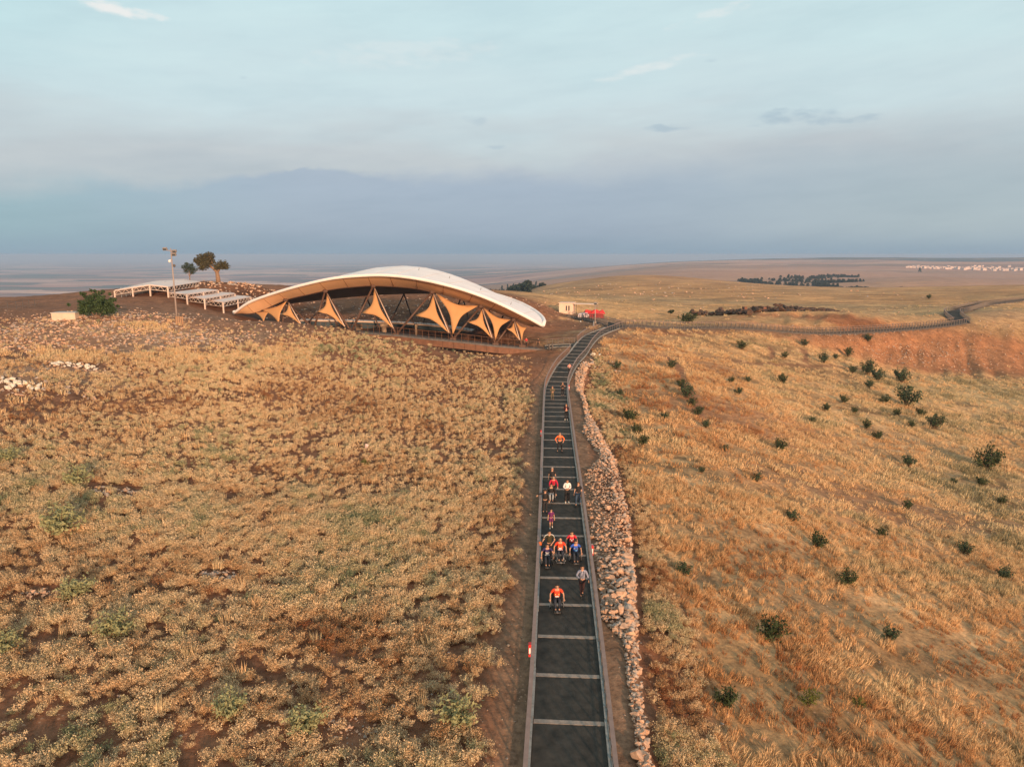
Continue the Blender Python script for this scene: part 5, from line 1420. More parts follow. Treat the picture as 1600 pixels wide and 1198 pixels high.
# clutter seen on the rise behind the openings
p = at(567, 464, 196); z = hz(p.x, p.y); t = empty('work_tent', (p.x, p.y, z), .3, 'small orange tarpaulin seen under the far edge of the shelter roof', 'tent')
MB().add([(-1.3, -1, 0), (1.3, -1, 0), (1.3, 1, 0), (-1.3, 1, 0), (-.9, 0, 2.0), (.8, 0, 1.8)], [(0, 1, 5, 4), (2, 3, 4, 5), (0, 4, 3), (1, 2, 5)]).build('sheet', mat('orange_tarp', (.65, .22, .04), .6, .15, 3.0), t)
p = at(582, 464, 196); z = hz(p.x, p.y); t = empty('tarp_bundle', (p.x, p.y, z), 0, 'pale grey covered bundle beside the orange tarpaulin behind the shelter', 'bundle')
MB().ball((0, 0, .8), (1.9, 1.0, .9), 12, 7).ball((2.2, .2, .6), (1.2, .9, .7), 10, 6).build('cover', mat('grey_tarp', (.5, .47, .47), .7, .15, 3.0), t)

# ------------------------------------------------------------------ stepped white canopies at the upper left
M_WST = mat('white_steel', (.60, .47, .41), .5, .06, 2.0); M_WRF = mat('white_roof_sheet', (.74, .58, .52), .5, .05, .8)
def flat_canopy(corners, zr, label, foot_px):
    """corners: front-left, front-right, back-right, back-left as (px, py); all on the plane z=zr"""
    W = [atz(px, py, zr) for px, py in corners]
    org = Vector((W[0].x, W[0].y, hz(W[0].x, W[0].y))); t = empty('canopy', org, 0, label, 'canopy', 'stepped white steel canopies')
    n = 6
    for k in range(n):      # roofing sheets
        a0, a1 = k / n + .004, (k + 1) / n - .004
        q = [W[0].lerp(W[3], a0), W[1].lerp(W[2], a0), W[1].lerp(W[2], a1), W[0].lerp(W[3], a1)]
        vs = [tuple(v - org + Vector((0, 0, dz))) for dz in (0, .12) for v in q]
        MB().add(vs, [(3, 2, 1, 0), (4, 5, 6, 7), (0, 1, 5, 4), (1, 2, 6, 5), (2, 3, 7, 6), (3, 0, 4, 7)]).build('roof_sheet', M_WRF, t)
    dpt = .85
    for a, b in ((W[0], W[1]), (W[1], W[2]), (W[3], W[2]), (W[0], W[3])):
        mb = MB(); L = (b - a).length; m_ = max(3, int(L / 1.0)); lo = Vector((0, 0, -dpt)); up = Vector((0, 0, -.08))
        mb.tube([a + up - org, b + up - org], .07, 5).tube([a + lo - org, b + lo - org], .07, 5)
        for k in range(m_):
            p, q = a.lerp(b, k / m_), a.lerp(b, (k + 1) / m_); mb.tube([p + (up if k % 2 else lo) - org, q + (lo if k % 2 else up) - org], .05, 4)
        mb.build('truss', M_WST, t)
    for a in W + [W[1].lerp(W[2], .5)]:
        zg = hz(a.x, a.y) - .2; MB().box((a.x - org.x, a.y - org.y, (a.z - .05 + zg) / 2 - org.z), (.24, .24, a.z - .05 - zg)).build('post', M_WST, t)
flat_canopy(((264, 457.5), (292, 460), (341, 453.5), (317, 451.5)), 10.25, 'white flat canopy, second from the left in the stepped row', None)
flat_canopy(((292, 464), (319.5, 466.8), (367, 458.6), (341, 456.5)), 9.5, 'white flat canopy, third from the left in the stepped row', None)
flat_canopy(((322, 469.5), (348.5, 472.2), (392, 463.8), (368, 462)), 8.8, 'white flat canopy, rightmost and lowest, next to the shelter tip', None)
# the wide pitched one
W = [at(179, 454, 152), at(207, 449.5, 150), at(234, 445.5, 149), at(262, 448.5, 147.5)]
back = [at(240, 440, 175), at(262, 438.6, 174), at(287, 437.2, 173), at(313, 440.5, 172)]
org = Vector((W[0].x, W[0].y, hz(W[0].x, W[0].y))); t = empty('canopy', org, 0, 'wide pitched white canopy, leftmost and highest of the stepped row', 'canopy', 'stepped white steel canopies')
for k in range(3):
    for s_ in range(3):
        a0, a1 = s_ / 3 + .004, (s_ + 1) / 3 - .004
        q = [W[k].lerp(back[k], a0), W[k + 1].lerp(back[k + 1], a0), W[k + 1].lerp(back[k + 1], a1), W[k].lerp(back[k], a1)]
        vs = [tuple(v - org + Vector((0, 0, dz))) for dz in (0, .12) for v in q]
        MB().add(vs, [(3, 2, 1, 0), (4, 5, 6, 7), (0, 1, 5, 4), (1, 2, 6, 5), (2, 3, 7, 6), (3, 0, 4, 7)]).build('roof_sheet', M_WRF, t)
    for a, b in ((W[k], W[k + 1]), (back[k], back[k + 1])):
        mb = MB(); lo = Vector((0, 0, -.9)); up = Vector((0, 0, -.08)); mb.tube([a + up - org, b + up - org], .08, 5).tube([a + lo - org, b + lo - org], .07, 5)
        for j in range(5): mb.tube([a.lerp(b, j / 5) + (up if j % 2 else lo) - org, a.lerp(b, (j + 1) / 5) + (lo if j % 2 else up) - org], .05, 4)
        mb.build('truss', M_WST, t)
mb = MB()
a, b = W[3], back[3]; mb.tube([a - org, b - org], .08, 5).tube([a + Vector((0, 0, -.9)) - org, b + Vector((0, 0, -.9)) - org], .07, 5)
for j in range(20): mb.tube([a.lerp(b, j / 20) + Vector((0, 0, -.08 if j % 2 else -.9)) - org, a.lerp(b, (j + 1) / 20) + Vector((0, 0, -.9 if j % 2 else -.08)) - org], .05, 4)
mb.build('truss', M_WST, t)
for a in W + back:
    zg = hz(a.x, a.y) - .2; MB().box((a.x - org.x, a.y - org.y, (a.z - .05 + zg) / 2 - org.z), (.26, .26, a.z - .05 - zg)).build('post', M_WST, t)

# mesh fences on the hilltop
M_MESH = mat('galvanised_mesh', (.30, .33, .36), .6, .15, 2.0)
def simple_fence(pix, label, gap=2.0, h=1.6, bars=3, group='wire fences on the hilltop', m=None):
    P = [ground0(px, py, 400) for px, py in pix]; P = [Vector((p.x, p.y, hz(p.x, p.y))) for p in P]; P = resample(P, .5)
    for p in P: p.z = hz(p.x, p.y)
    A = arc(P); t = empty('fence', P[0], 0, label, 'fence', group); pm = MB().box((0, 0, h / 2), (.08, .08, h + .1)).mesh('post', m or M_MESH)
    for k in range(int(A[-1] / gap) + 1): link('post', pm, t, sub(P, k * gap, k * gap + .2)[0] - P[0])
    for b in range(bars):
        mb = MB(); mb.sweep([p - P[0] for p in P], .03, .04, h * (b + 1) / bars - .05); mb.build('wire', m or M_MESH, t)
simple_fence([(190, 463), (215, 459), (240, 456), (262, 452)], 'grey wire fence behind the posts of the pitched canopy', 1.6, 2.0, 6)
simple_fence([(-20, 487), (20, 484), (60, 480)], 'dark fence along the crest at the left edge', 1.6, 1.4, 3, m=M_POST)
simple_fence([(300, 441), (345, 439), (400, 441)], 'thin post fence by the hilltop trees', 3.5, 1.6, 2)

# lamp posts
M_GALV = mat('galvanised_pole', (.30, .24, .22), .5, .15, 1.0, spec=.4)
def lamp(px, py, toppy, label, heads=2, cams=True):
    b = ground(px, py); b.z -= .1; k = (b.y * math.cos(TH) + (CAMZ - b.z) * math.sin(TH)) / FPX; h = at(px, toppy, b.y).z - b.z
    t = empty('light_pole', b, 0, label, 'lamp post', 'tall light poles on the hill')
    MB().tube([(0, 0, 0), (0, 0, h * .5), (-.04, 0, h)], [.16, .12, .08], 8).build('pole', M_GALV, t, True)
    MB().tube([(-.9, 0, h - .25), (.75, 0, h - .55)], .06, 5).tube([(-.04, 0, h - .4), (.5, 0, h - .9)], .05, 5).build('crossbar', M_GALV, t)
    for x, z in (((-.9, h - .1), (.55, h - .45), (.45, h - .95))[:heads + 1] if heads > 1 else ((0, h),)):
        o = MB().box((0, 0, 0), (.62, .35, .40)).build('floodlight', M_GALV, t, loc=(x, -.1, z), rot=(.5, 0, 0)); MB().box((0, -.18, 0), (.5, .01, .3)).build('lens', M_GLASS, o)
    if cams:
        for x, z, m_ in ((-.35, h - 2.0, M_LBL), (.35, h - 2.7, M_POST)):
            MB().ball((x, -.1, z), (.2, .2, .24)).tube([(0, 0, z + .2), (x, -.1, z + .2)], .04, 5).build('camera_dome', m_, t)
lamp(277, 506, 388, 'tall pole with two floodlights and two camera domes in front of the stepped canopies')
lamp(391, 442, 405, 'slim distant pole with a small lamp, right of the large hilltop tree', 1, False)
lamp(929.5, 510, 474, 'slim pole with a white head beside the red covered stall', 1, False)

# wooden stand next to the pole foot, straw clump around it
p = ground(281, 507); t = empty('cable_reel', p, .3, 'weathered brown wooden crate leaning beside the foot of the floodlight pole', 'crate')
mw = mat('old_wood', (.30, .18, .11), .9, .25, 5.0)
for k in range(4): MB().box((-.45 + .3 * k, 0, .65), (.24, .08, 1.3), 0).build('board', mw, t)
MB().box((0, .12, .3), (1.3, .08, .14)).build('brace', mw, t)

# low concrete tank
p = ground(106, 496); q = (p.y * math.cos(TH) + (CAMZ - p.z) * math.sin(TH)) / FPX
t = empty('concrete_tank', p, .05, 'low pale concrete tank left of the big dark green bush', 'tank')
MB().box((0, 0, .1), (3.6, 2.4, 1.3)).build('body', mat('pale_concrete', (.58, .45, .36), .9, .12, 1.0), t); MB().box((0, 0, .81), (3.8, 2.6, .12)).build('lid', mat('grey_concrete', (.45, .41, .38), .9, .12, 1.0), t)

# ------------------------------------------------------------------ guard hut and things on the gate side
M_HUT = mat('hut_render', (.70, .52, .42), .9, .08, 1.0)
p = at(886, 492.5, 182); z = hz(p.x, p.y) - .1; t = empty('guard_hut', (p.x, p.y, z), -.25, 'small pale hut with two slit windows behind the red mound', 'hut')
MB().box((0, 0, 1.35), (3.6, 3.2, 2.8)).build('wall', M_HUT, t)
for x in (.1, .75):
    w_ = MB().box((x, -1.62, 1.55), (.32, .06, 1.2)).build('window', M_WIN, t); MB().box((x, -1.66, .9), (.42, .10, .07)).build('sill', M_HUT, w_)
MB().box((-2.5, 0, 2.3), (1.6, 3.2, .10), M=Matrix.Rotation(-.45, 3, 'Y')).build('lean_to_roof', M_POST, t)
MB().box((0, 0, 2.84), (3.9, 3.5, .14)).build('roof', M_HUT, t)
MB().box((4.8, -.3, 2.62), (5.8, 3.2, .12)).build('porch_roof', M_HUT, t)
for x in (2.2, 7.5):
    for y in (-1.7, 1.1): MB().box((x, y, 1.25), (.1, .1, 2.6)).build('porch_post', M_POST, t)
p = at(928, 494, 178); z = hz(p.x, p.y) - .1; t = empty('market_stall', (p.x, p.y, z), .1, 'bright red cloth-covered stall beyond the fence near the guard hut', 'stall')
mb = MB(); mb.add([(-2.6, -1.4, 1.2), (2.6, -1.4, 1.2), (2.6, 1.4, 1.2), (-2.6, 1.4, 1.2), (-2.1, 0, 2.2), (-.9, 0, 1.75), (.3, 0, 2.3), (1.4, 0, 1.85), (2.2, 0, 2.2), (-1.0, -1.5, 1.25), (.9, -1.5, 1.25)],
    [(0, 9, 5, 4), (9, 10, 7, 6), (9, 6, 5), (10, 1, 8, 7), (2, 3, 4, 5), (2, 5, 6, 7), (2, 7, 8), (0, 4, 3), (1, 2, 8), (3, 2, 1, 10, 9, 0)]); mb.build('awning', M_RED, t)
for x in (-2.4, 0, 2.4): MB().box((x, -1.3, .6), (.08, .08, 1.3)).build('leg', M_POST, t)
MB().box((0, 0, .55), (4.6, 1.8, .9)).build('counter', mat('dark_red_cloth', (.28, .03, .03), .8, .2, 3.0), t)
p = at(912, 495.5, 174); z = hz(p.x, p.y) - .05; t = empty('parked_car', (p.x, p.y, z), 1.1, 'small pale pinkish-white car parked between the hut and the red stall', 'car')
mcar = mat('pale_car_paint', (.62, .50, .52), .35, .05, 1.0, spec=.6)
MB().add([(-1.9, -.8, .35), (1.9, -.8, .35), (1.9, .8, .35), (-1.9, .8, .35), (-1.9, -.8, .85), (1.95, -.78, .8), (1.95, .78, .8), (-1.9, .8, .85), (-1.7, -.66, 1.35), (.7, -.66, 1.4), (.7, .66, 1.4), (-1.7, .66, 1.35), (1.2, -.78, .92), (1.2, .78, .92)],
    [(3, 2, 1, 0), (0, 1, 5, 4), (2, 3, 7, 6), (3, 0, 4, 7), (1, 2, 6, 5), (8, 9, 10, 11), (4, 8, 11, 7), (5, 6, 13, 12), (12, 13, 10, 9), (4, 5, 12, 9, 8), (6, 7, 11, 10, 13)]).build('body', mcar, t)
MB().box((-.5, -.745, 1.1), (1.7, .02, .3)).box((-.5, .745, 1.1), (1.7, .02, .3)).build('side_window', M_WIN, t)
for x in (-1.2, 1.25):
    for y in (-.78, .78):
        MB().tube([(x, y - .1, .32), (x, y + .1, .32)], .32, 12).build('wheel', M_POST, t)
p = ground(929, 509); t = empty('utility_cabinet', p, .2, 'small bright white cabinet alone on the red mound', 'cabinet'); MB().box((0, 0, .45), (.5, .4, 1.0)).build('case', M_LBL, t); MB().box((0, -.205, .45), (.42, .01, .85)).build('door', M_HUT, t)
p = ground(907, 503); tag(link('white_bag', rock_mesh('white_bag', M_LBL, rg, .4, .3, .3), None, p + Vector((0, 0, .1))), 'tiny white scrap lying high on the red mound', 'litter')
# crumpled plastic bag on the slope
p = ground(573, 702); bg = rock_mesh('plastic_bag', mat('pink_plastic', (.80, .58, .56), .4, .08, 6.0, twosided_trans=.2), rg, .5, .42, .55, 16)
tag(link('plastic_bag', bg, None, p + Vector((0, 0, .32)), (.3, .5, .8)), 'crumpled pinkish-white plastic bag caught in the thistle slope', 'plastic bag')
# bollards at the link
for i, (px, lb) in enumerate(((858, 'left of two dark bollards on the link deck beside the shelter end'), (863, 'right of two dark bollards on the link deck beside the shelter end'))):
    q = ground(px, 546); t = link('bollard', MB().tube([(0, 0, -.2), (0, 0, .9), (0, 0, 1.0)], [.16, .16, .08], 8).mesh('bollard', M_POST, True), None, q); tag(t, lb, 'bollard', 'bollards by the shelter end')

# ------------------------------------------------------------------ dark ruins on the ridge
M_RUIN = mat('dark_ruin_stone', (.055, .035, .028), .95, .4, 1.5, .4, tint=(.16, .09, .06)); M_RUB = mat('ruin_block', (.19, .085, .055), .9, .2, 2.0, .3)
def ruin(px0, px1, pyc, Yc, dy, n, label, smax=1.5):
    rr = np.random.default_rng(int(px0)); c = at((px0 + px1) / 2, pyc, Yc); c.z = hz(c.x, c.y); t = empty('ruin', c, 0, label, 'ruin', 'dark stone ruins on the ridge')
    x0 = at(px0, pyc, Yc).x; x1 = at(px1, pyc, Yc).x; ks = [rock_mesh('block', M_RUIN, rr, 1.3, rr.uniform(.7, 1), rr.uniform(.4, .7)) for _ in range(6)]
    for k in range(n):
        u = rr.uniform(-1, 1)
        if math.sin(u * 9 + px0) < -.35 and rr.random() < .8: u = rr.uniform(-1, 1)
        x = (x0 + x1) / 2 + u * (x1 - x0) / 2; y = Yc + (rr.uniform(-1, 1) + .35 * math.sin(u * 5)) * dy * math.sqrt(1 - .8 * u * u); s = rr.uniform(.5, smax) * (1.1 - .4 * abs(u))
        link('block', ks[k % 6], t, (x - c.x, y - c.y, hz(x, y) - c.z + s * .3), (rr.normal() * .2, rr.normal() * .2, rr.uniform(0, 6.28)), s)
    return t, c
t, c = ruin(1092, 1202, 493, 188, 17, 290, 'long heap of dark broken stone with block pillars behind the ridge fence', 2.8)
for px, py, h, w in ((1163, 489, 1.9, 1.1), (1178, 494, 1.5, 1.5), (1192, 497, 1.6, 1.3)):
    q = at(px, py, 190); z = hz(q.x, q.y); 
    for j in range(3): MB().box((q.x - c.x, q.y - c.y, z - c.z + h * (j + .5) / 3), (w * (1 - .1 * j), w * .9, h / 3 - .03), rz=.2 * j).build('pillar_block', M_RUB, t)
ruin(1188, 1302, 487.5, 212, 17, 280, 'flatter spread of dark broken stone, right of the ruin with pillars', 2.6)

# ------------------------------------------------------------------ people
M_SKIN = mat('skin', (.50, .27, .18), .55, .06, 4.0); M_HAIRD = mat('dark_hair', (.025, .018, .015), .7, .2, 30.0); M_HAIRG = mat('grey_hair', (.30, .25, .22), .8, .2, 30.0); M_HAIRB = mat('brown_hair', (.12, .05, .025), .7, .2, 30.0)
M_EYE = mat('eye', (.02, .015, .015), .4, .1, 30.0)
_cm = {}
def cloth(rgb, var=.15, scale=7.0):
    k = tuple(rgb)
    if k not in _cm: _cm[k] = mat('cloth_%d' % len(_cm), rgb, .85, var, scale, .15)
    return _cm[k]
M_CHK = mat('checked_shirt', (.17, .19, .27), .85, .3, 14.0, .1, tint=(.34, .34, .44))
M_CAMO = mat('camouflage', (.08, .075, .045), .85, .4, 9.0, .1, tint=(.20, .15, .10))
SHOE_D = cloth((.03, .03, .03)); SHOE_W = cloth((.75, .72, .66))

TMP = bpy.data.collections.new('build_tmp')
PENDING = []
def skin_mesh(nodes, edges, sub_=1):
    """nodes: list of (pos, (rx, ry)); grows one continuous surface with the Skin modifier"""
    me = bpy.data.meshes.new('sk'); me.from_pydata([n[0] for n in nodes], edges, []); me.update()
    o = bpy.data.objects.new('sk', me); COL.objects.link(o)
    md = o.modifiers.new('skin', 'SKIN'); md.use_smooth_shade = True
    md2 = o.modifiers.new('sub', 'SUBSURF'); md2.levels = sub_; md2.render_levels = sub_
    for i, n in enumerate(nodes):
        o.data.skin_vertices[0].data[i].radius = n[1] if hasattr(n[1], '__len__') else (n[1], n[1]); o.data.skin_vertices[0].data[i].use_root = (i == 0)
    return o

def pose(kind):
    """joints of a figure that faces -Y, feet (or seat) placed for a 1.75 m adult; x>0 is the figure's left, picture right"""
    J = dict(pel=(0, 0, .95), wst=(0, 0, 1.08), chs=(0, -.01, 1.30), nkb=(0, .01, 1.45), nck=(0, 0, 1.51), hd1=(0, -.015, 1.58), hd2=(0, -.01, 1.66), hd3=(0, 0, 1.73))
    for s, q in ((-1, 'r'), (1, 'l')):
        J['sh' + q] = (s * .18, .01, 1.42); J['el' + q] = (s * .25, .03, 1.14); J['wr' + q] = (s * .27, -.06, .90)
        J['hp' + q] = (s * .09, 0, .90); J['kn' + q] = (s * .105, -.02, .50); J['an' + q] = (s * .11, .02, .09); J['to' + q] = (s * .13, -.15, .04)
    if kind == 'walk':
        J['knr'] = (-.10, -.12, .52); J['anr'] = (-.10, -.16, .12); J['tor'] = (-.11, -.32, .06); J['knl'] = (.10, .02, .50); J['anl'] = (.11, .22, .12); J['tol'] = (.12, .08, .04)
        J['ell'] = (.25, -.02, 1.14); J['wrl'] = (.26, -.16, .92)
    if kind == 'akimbo':
        for s, q in ((-1, 'r'), (1, 'l')): J['el' + q] = (s * .40, .04, 1.16); J['wr' + q] = (s * .30, -.10, .98); J['kn' + q] = (s * .15, 0, .5); J['an' + q] = (s * .2, .02, .09); J['to' + q] = (s * .24, -.14, .04)
    if kind == 'photo':
        for s, q in ((-1, 'r'), (1, 'l')): J['el' + q] = (s * .30, -.12, 1.20); J['wr' + q] = (s * .16, -.30, 1.38)
    if kind == 'camera_low':
        J['elr'] = (-.30, 0, 1.18); J['wrr'] = (-.12, -.26, 1.12); J['ell'] = (.30, .04, 1.16); J['wrl'] = (.34, -.05, .92)
        J['knr'] = (-.08, -.10, .52); J['anr'] = (-.06, -.14, .10); J['tor'] = (-.06, -.30, .04); J['knl'] = (.08, .02, .50); J['anl'] = (.06, .16, .12); J['tol'] = (.06, .02, .04)
    if kind == 'ball':
        J['elr'] = (-.36, 0, 1.20); J['wrr'] = (-.46, -.18, 1.10); J['ell'] = (.34, .02, 1.16); J['wrl'] = (.12, -.24, 1.02)
    if kind == 'wave':
        J['elr'] = (-.40, -.04, 1.42); J['wrr'] = (-.52, -.10, 1.34)
    if kind == 'push':
        for k in ('wst', 'chs', 'nkb', 'nck', 'hd1', 'hd2', 'hd3'): J[k] = (J[k][0], J[k][1] - (J[k][2] - .95) * .42, J[k][2] - (J[k][2] - .95) * .08)
        for s, q in ((-1, 'r'), (1, 'l')): J['sh' + q] = (s * .20, -.19, 1.37); J['el' + q] = (s * .30, -.32, 1.14); J['wr' + q] = (s * .30, -.52, .98)
    if kind == 'folded':
        for s, q in ((-1, 'r'), (1, 'l')): J['el' + q] = (s * .27, -.02, 1.16); J['wr' + q] = (s * .09, -.24, 1.12)
    if kind == 'sit':
        dz = -.42
        J.update(pel=(0, .12, .56), wst=(0, .11, .68), chs=(0, .04, .91), nkb=(0, .0, 1.06), nck=(0, -.02, 1.12), hd1=(0, -.045, 1.19), hd2=(0, -.045, 1.27), hd3=(0, -.03, 1.34))
        for s, q in ((-1, 'r'), (1, 'l')):
            J['sh' + q] = (s * .185, .02, 1.03); J['el' + q] = (s * .33, .06, .80); J['wr' + q] = (s * .345, -.10, .60)
            J['hp' + q] = (s * .09, .08, .54); J['kn' + q] = (s * .115, -.36, .60); J['an' + q] = (s * .09, -.50, .22); J['to' + q] = (s * .10, -.64, .17)
    return {k: Vector(v) for k, v in J.items()}

def hand(mb, wr, el, s):
    """palm, four unequal curled fingers and a thumb leaving its side"""
    d = (wr - el).normalized(); side = d.cross(Vector((0, 1, 0)))
    side = side.normalized() if side.length > .2 else Vector((1, 0, 0)); nrm = side.cross(d).normalized()
    c = wr + d * .05
    mb.tube([wr - d * .01, c, wr + d * .095], [.026, .040, .034], 7)
    for k, L in enumerate((.066, .078, .072, .056)):
        b = wr + d * .085 + side * (.030 - .020 * k); m1 = b + d * L * .5 + nrm * .006; tip = m1 + d * L * .34 + nrm * .022
        mb.tube([b, m1, tip], [.0095, .0088, .0065], 5)
    b = wr + d * .03 + side * .032 * s; mb.tube([b, b + side * .026 * s + d * .024, b + side * .03 * s + d * .052 + nrm * .012], [.011, .010, .007], 5)

def person(loc, rz, scale, kind, shirt, trousers, label, sleeves='short', hair=M_HAIRD, shoes=SHOE_D, bald=False, legs='long', emblem=None, cap=None, hem=None, belly=1.0, long_hair=False, group='people on the walkway', waist=None, vest=None):
    J = pose(kind)
    t = empty('person', loc, rz, label, 'person', group); t.scale = (scale,) * 3
    V = lambda k: tuple(J[k])
    # one continuous body
    nm = ['pel', 'wst', 'chs', 'nkb', 'nck', 'hd1', 'hd2', 'hd3', 'shr', 'elr', 'wrr', 'shl', 'ell', 'wrl', 'hpr', 'knr', 'anr', 'tor', 'hpl', 'knl', 'anl', 'tol']
    rd = dict(pel=(.15, .115), wst=(.135 * belly, .105 * belly), chs=(.16, .115), nkb=(.085, .075), nck=(.055, .055), hd1=(.072, .082), hd2=(.083, .095), hd3=(.055, .06), shr=(.062, .062), elr=(.043, .043), wrr=(.028, .026), shl=(.062, .062), ell=(.043, .043), wrl=(.028, .026),
              hpr=(.092, .092), knr=(.058, .058), anr=(.038, .04), tor=(.035, .028), hpl=(.092, .092), knl=(.058, .058), anl=(.038, .04), tol=(.035, .028))
    E = [(0, 1), (1, 2), (2, 3), (3, 4), (4, 5), (5, 6), (6, 7), (3, 8), (8, 9), (9, 10), (3, 11), (11, 12), (12, 13), (0, 14), (14, 15), (15, 16), (16, 17), (0, 18), (18, 19), (19, 20), (20, 21)]
    body = skin_mesh([(V(n), rd[n]) for n in nm], E)
    mb = MB(); hand(mb, J['wrr'], J['elr'], -1); hand(mb, J['wrl'], J['ell'], 1)
    # nose and ears join the head
    h = J['hd1']; h2 = J['hd2']
    mb.tube([(h.x, h2.y - .085, h2.z - .01), (h.x, h.y - .112, h.z + .025), (h.x, h.y - .088, h.z + .018)], [.010, .017, .012], 6)
    for s in (-1, 1): mb.ball((h.x + s * .086, h.y + .012, h.z + .04), (.013, .024, .034), 6, 5)
    PENDING.append((t, 'body', body, M_SKIN, mb, None))
    g = .018
    # shirt
    sn = ['pel', 'wst', 'chs', 'nkb', 'shr', 'shl']; sr = {'pel': (.165, .13), 'wst': (.155 * belly, .125 * belly), 'chs': (.178, .133), 'nkb': (.088, .08), 'shr': (.080, .080), 'shl': (.080, .080)}
    N = [(V(k), sr[k]) for k in sn]; N[0] = (tuple(J['pel'].lerp(J['wst'], .15 if hem is None else hem)), sr['pel']); EE = [(0, 1), (1, 2), (2, 3), (3, 4), (3, 5)]
    for q, b in (('r', 4), ('l', 5)):
        if sleeves == 'short': N.append((tuple(J['sh' + q].lerp(J['el' + q], .72)), .068)); EE.append((b, len(N) - 1))
        elif sleeves == 'long': N.append((V('el' + q), .062)); EE.append((b, len(N) - 1)); N.append((tuple(J['el' + q].lerp(J['wr' + q], .95)), .042)); EE.append((len(N) - 2, len(N) - 1))
    PENDING.append((t, 'shirt', skin_mesh(N, EE), shirt, None, None))
    if vest is not None:
        N = [(tuple(J['pel'].lerp(J['wst'], .5)), (.17, .14)), (V('wst'), (.168, .138)), (V('chs'), (.188, .146)), (tuple(J['nkb'].lerp(J['chs'], .25)), (.13, .10))]
        PENDING.append((t, 'vest', skin_mesh(N, [(0, 1), (1, 2), (2, 3)]), vest, None, None))
    # trousers
    N = [(V('pel'), (.160, .125)), (V('hpr'), .105), (V('hpl'), .105)]; EE = [(0, 1), (0, 2)]
    kk = .9 if legs == 'long' else .8
    for q, b in (('r', 1), ('l', 2)):
        if legs == 'short': N.append((tuple(J['hp' + q].lerp(J['kn' + q], .9)), .088)); EE.append((b, len(N) - 1))
        else:
            w = {'long': (.074, .060), 'wide': (.105, .10)}[legs]
            N.append((V('kn' + q), w[0])); EE.append((b, len(N) - 1)); N.append((tuple(J['kn' + q].lerp(J['an' + q], .92)), w[1])); EE.append((len(N) - 2, len(N) - 1))
    PENDING.append((t, 'trousers', skin_mesh(N, EE), trousers, None, None))
    for q in 'rl':
        a, b = J['an' + q], J['to' + q]; mb = MB(); mb.tube([a + Vector((0, .06, -.05)), a + Vector((0, 0, -.035)), a.lerp(b, .6) + Vector((0, 0, -.005)), b + Vector((0, -.04, -.005))], [.035, .050, .046, .026], 8); mb.build('shoe', shoes, t, True)
    # hair
    top = J['hd2']; mb = MB(); b0 = len(mb.v)
    if not bald:
        nn, mm = 14, 7
        for i in range(mm):
            th_ = math.pi * .56 * i / (mm - 1)
            for k in range(nn):
                a = 2 * math.pi * k / nn; front = max(0, -math.sin(a)); tt = th_ * (1 - .38 * front)
                mb.v.append((top.x + .097 * math.sin(tt) * math.cos(a), top.y + .008 + .112 * math.sin(tt) * math.sin(a), top.z - .005 + .108 * math.cos(tt)))
        for i in range(mm - 1):
            for k in range(nn): mb.f.append((b0 + i * nn + k, b0 + (i + 1) * nn + k, b0 + (i + 1) * nn + (k + 1) % nn, b0 + i * nn + (k + 1) % nn))
        if long_hair: mb.ball((top.x, top.y + .07, top.z - .10), (.105, .06, .17), 10, 7)
        mb.build('hair', hair, t, True)
    if cap is not None:
        mb = MB(); mb.ball((top.x, top.y + .005, top.z + .035), (.104, .118, .085), 12, 7); mb.box((top.x, top.y - .13, top.z + .02), (.15, .11, .015)); mb.build('cap', cap, t, False)
    for s in (-1, 1): MB().ball((top.x + s * .032, top.y - .090, top.z - .008), (.014, .008, .008), 6, 4).build('eye', M_EYE, t)
    MB().box((h.x, h.y - .088, h.z - .018), (.045, .01, .010)).build('mouth', mat_mouth, t)
    if emblem:
        c = J['chs']; wv = J['wst']; up = (c - wv).normalized(); fr = Vector((0, -1, 0)); fr = (fr - up * fr.dot(up)).normalized(); ex = up.cross(fr)
        M3 = Matrix((( -ex.x, -fr.x, up.x), (-ex.y, -fr.y, up.y), (-ex.z, -fr.z, up.z)))
        for (ox, oz, w, hh, col, nm2) in emblem:
            p = wv.lerp(c, .55) + up * oz + Vector((ox, 0, 0)) + fr * (.140 * max(1, belly * .96))
            MB().box(p, (w, .03, hh), M=M3).build(nm2, cloth(col, .05), t)
    return t, J
mat_mouth = mat('lips', (.30, .09, .08), .5, .1, 10.0)

def flush_people():
    bpy.context.view_layer.update(); dg = bpy.context.evaluated_depsgraph_get(); done = []
    for t, nm, o, m, mb, _ in PENDING:
        ev = o.evaluated_get(dg); me = bpy.data.meshes.new_from_object(ev, depsgraph=dg)
        v = [tuple(q.co) for q in me.vertices]; f = [tuple(p.vertices) for p in me.polygons]
        if mb: b = len(v); v += mb.v; f += [tuple(b + i for i in q) for q in mb.f]
        r = bpy.data.meshes.new(nm); r.from_pydata(v, [], f); r.update(); r.materials.append(m); r.polygons.foreach_set('use_smooth', [True] * len(f))
        done.append((nm, r, t)); bpy.data.meshes.remove(me)
    for t, nm, o, m, mb, _ in PENDING: d = o.data; bpy.data.objects.remove(o); bpy.data.meshes.remove(d)
    for nm, r, t in done: link(nm, r, t)
    PENDING.clear()

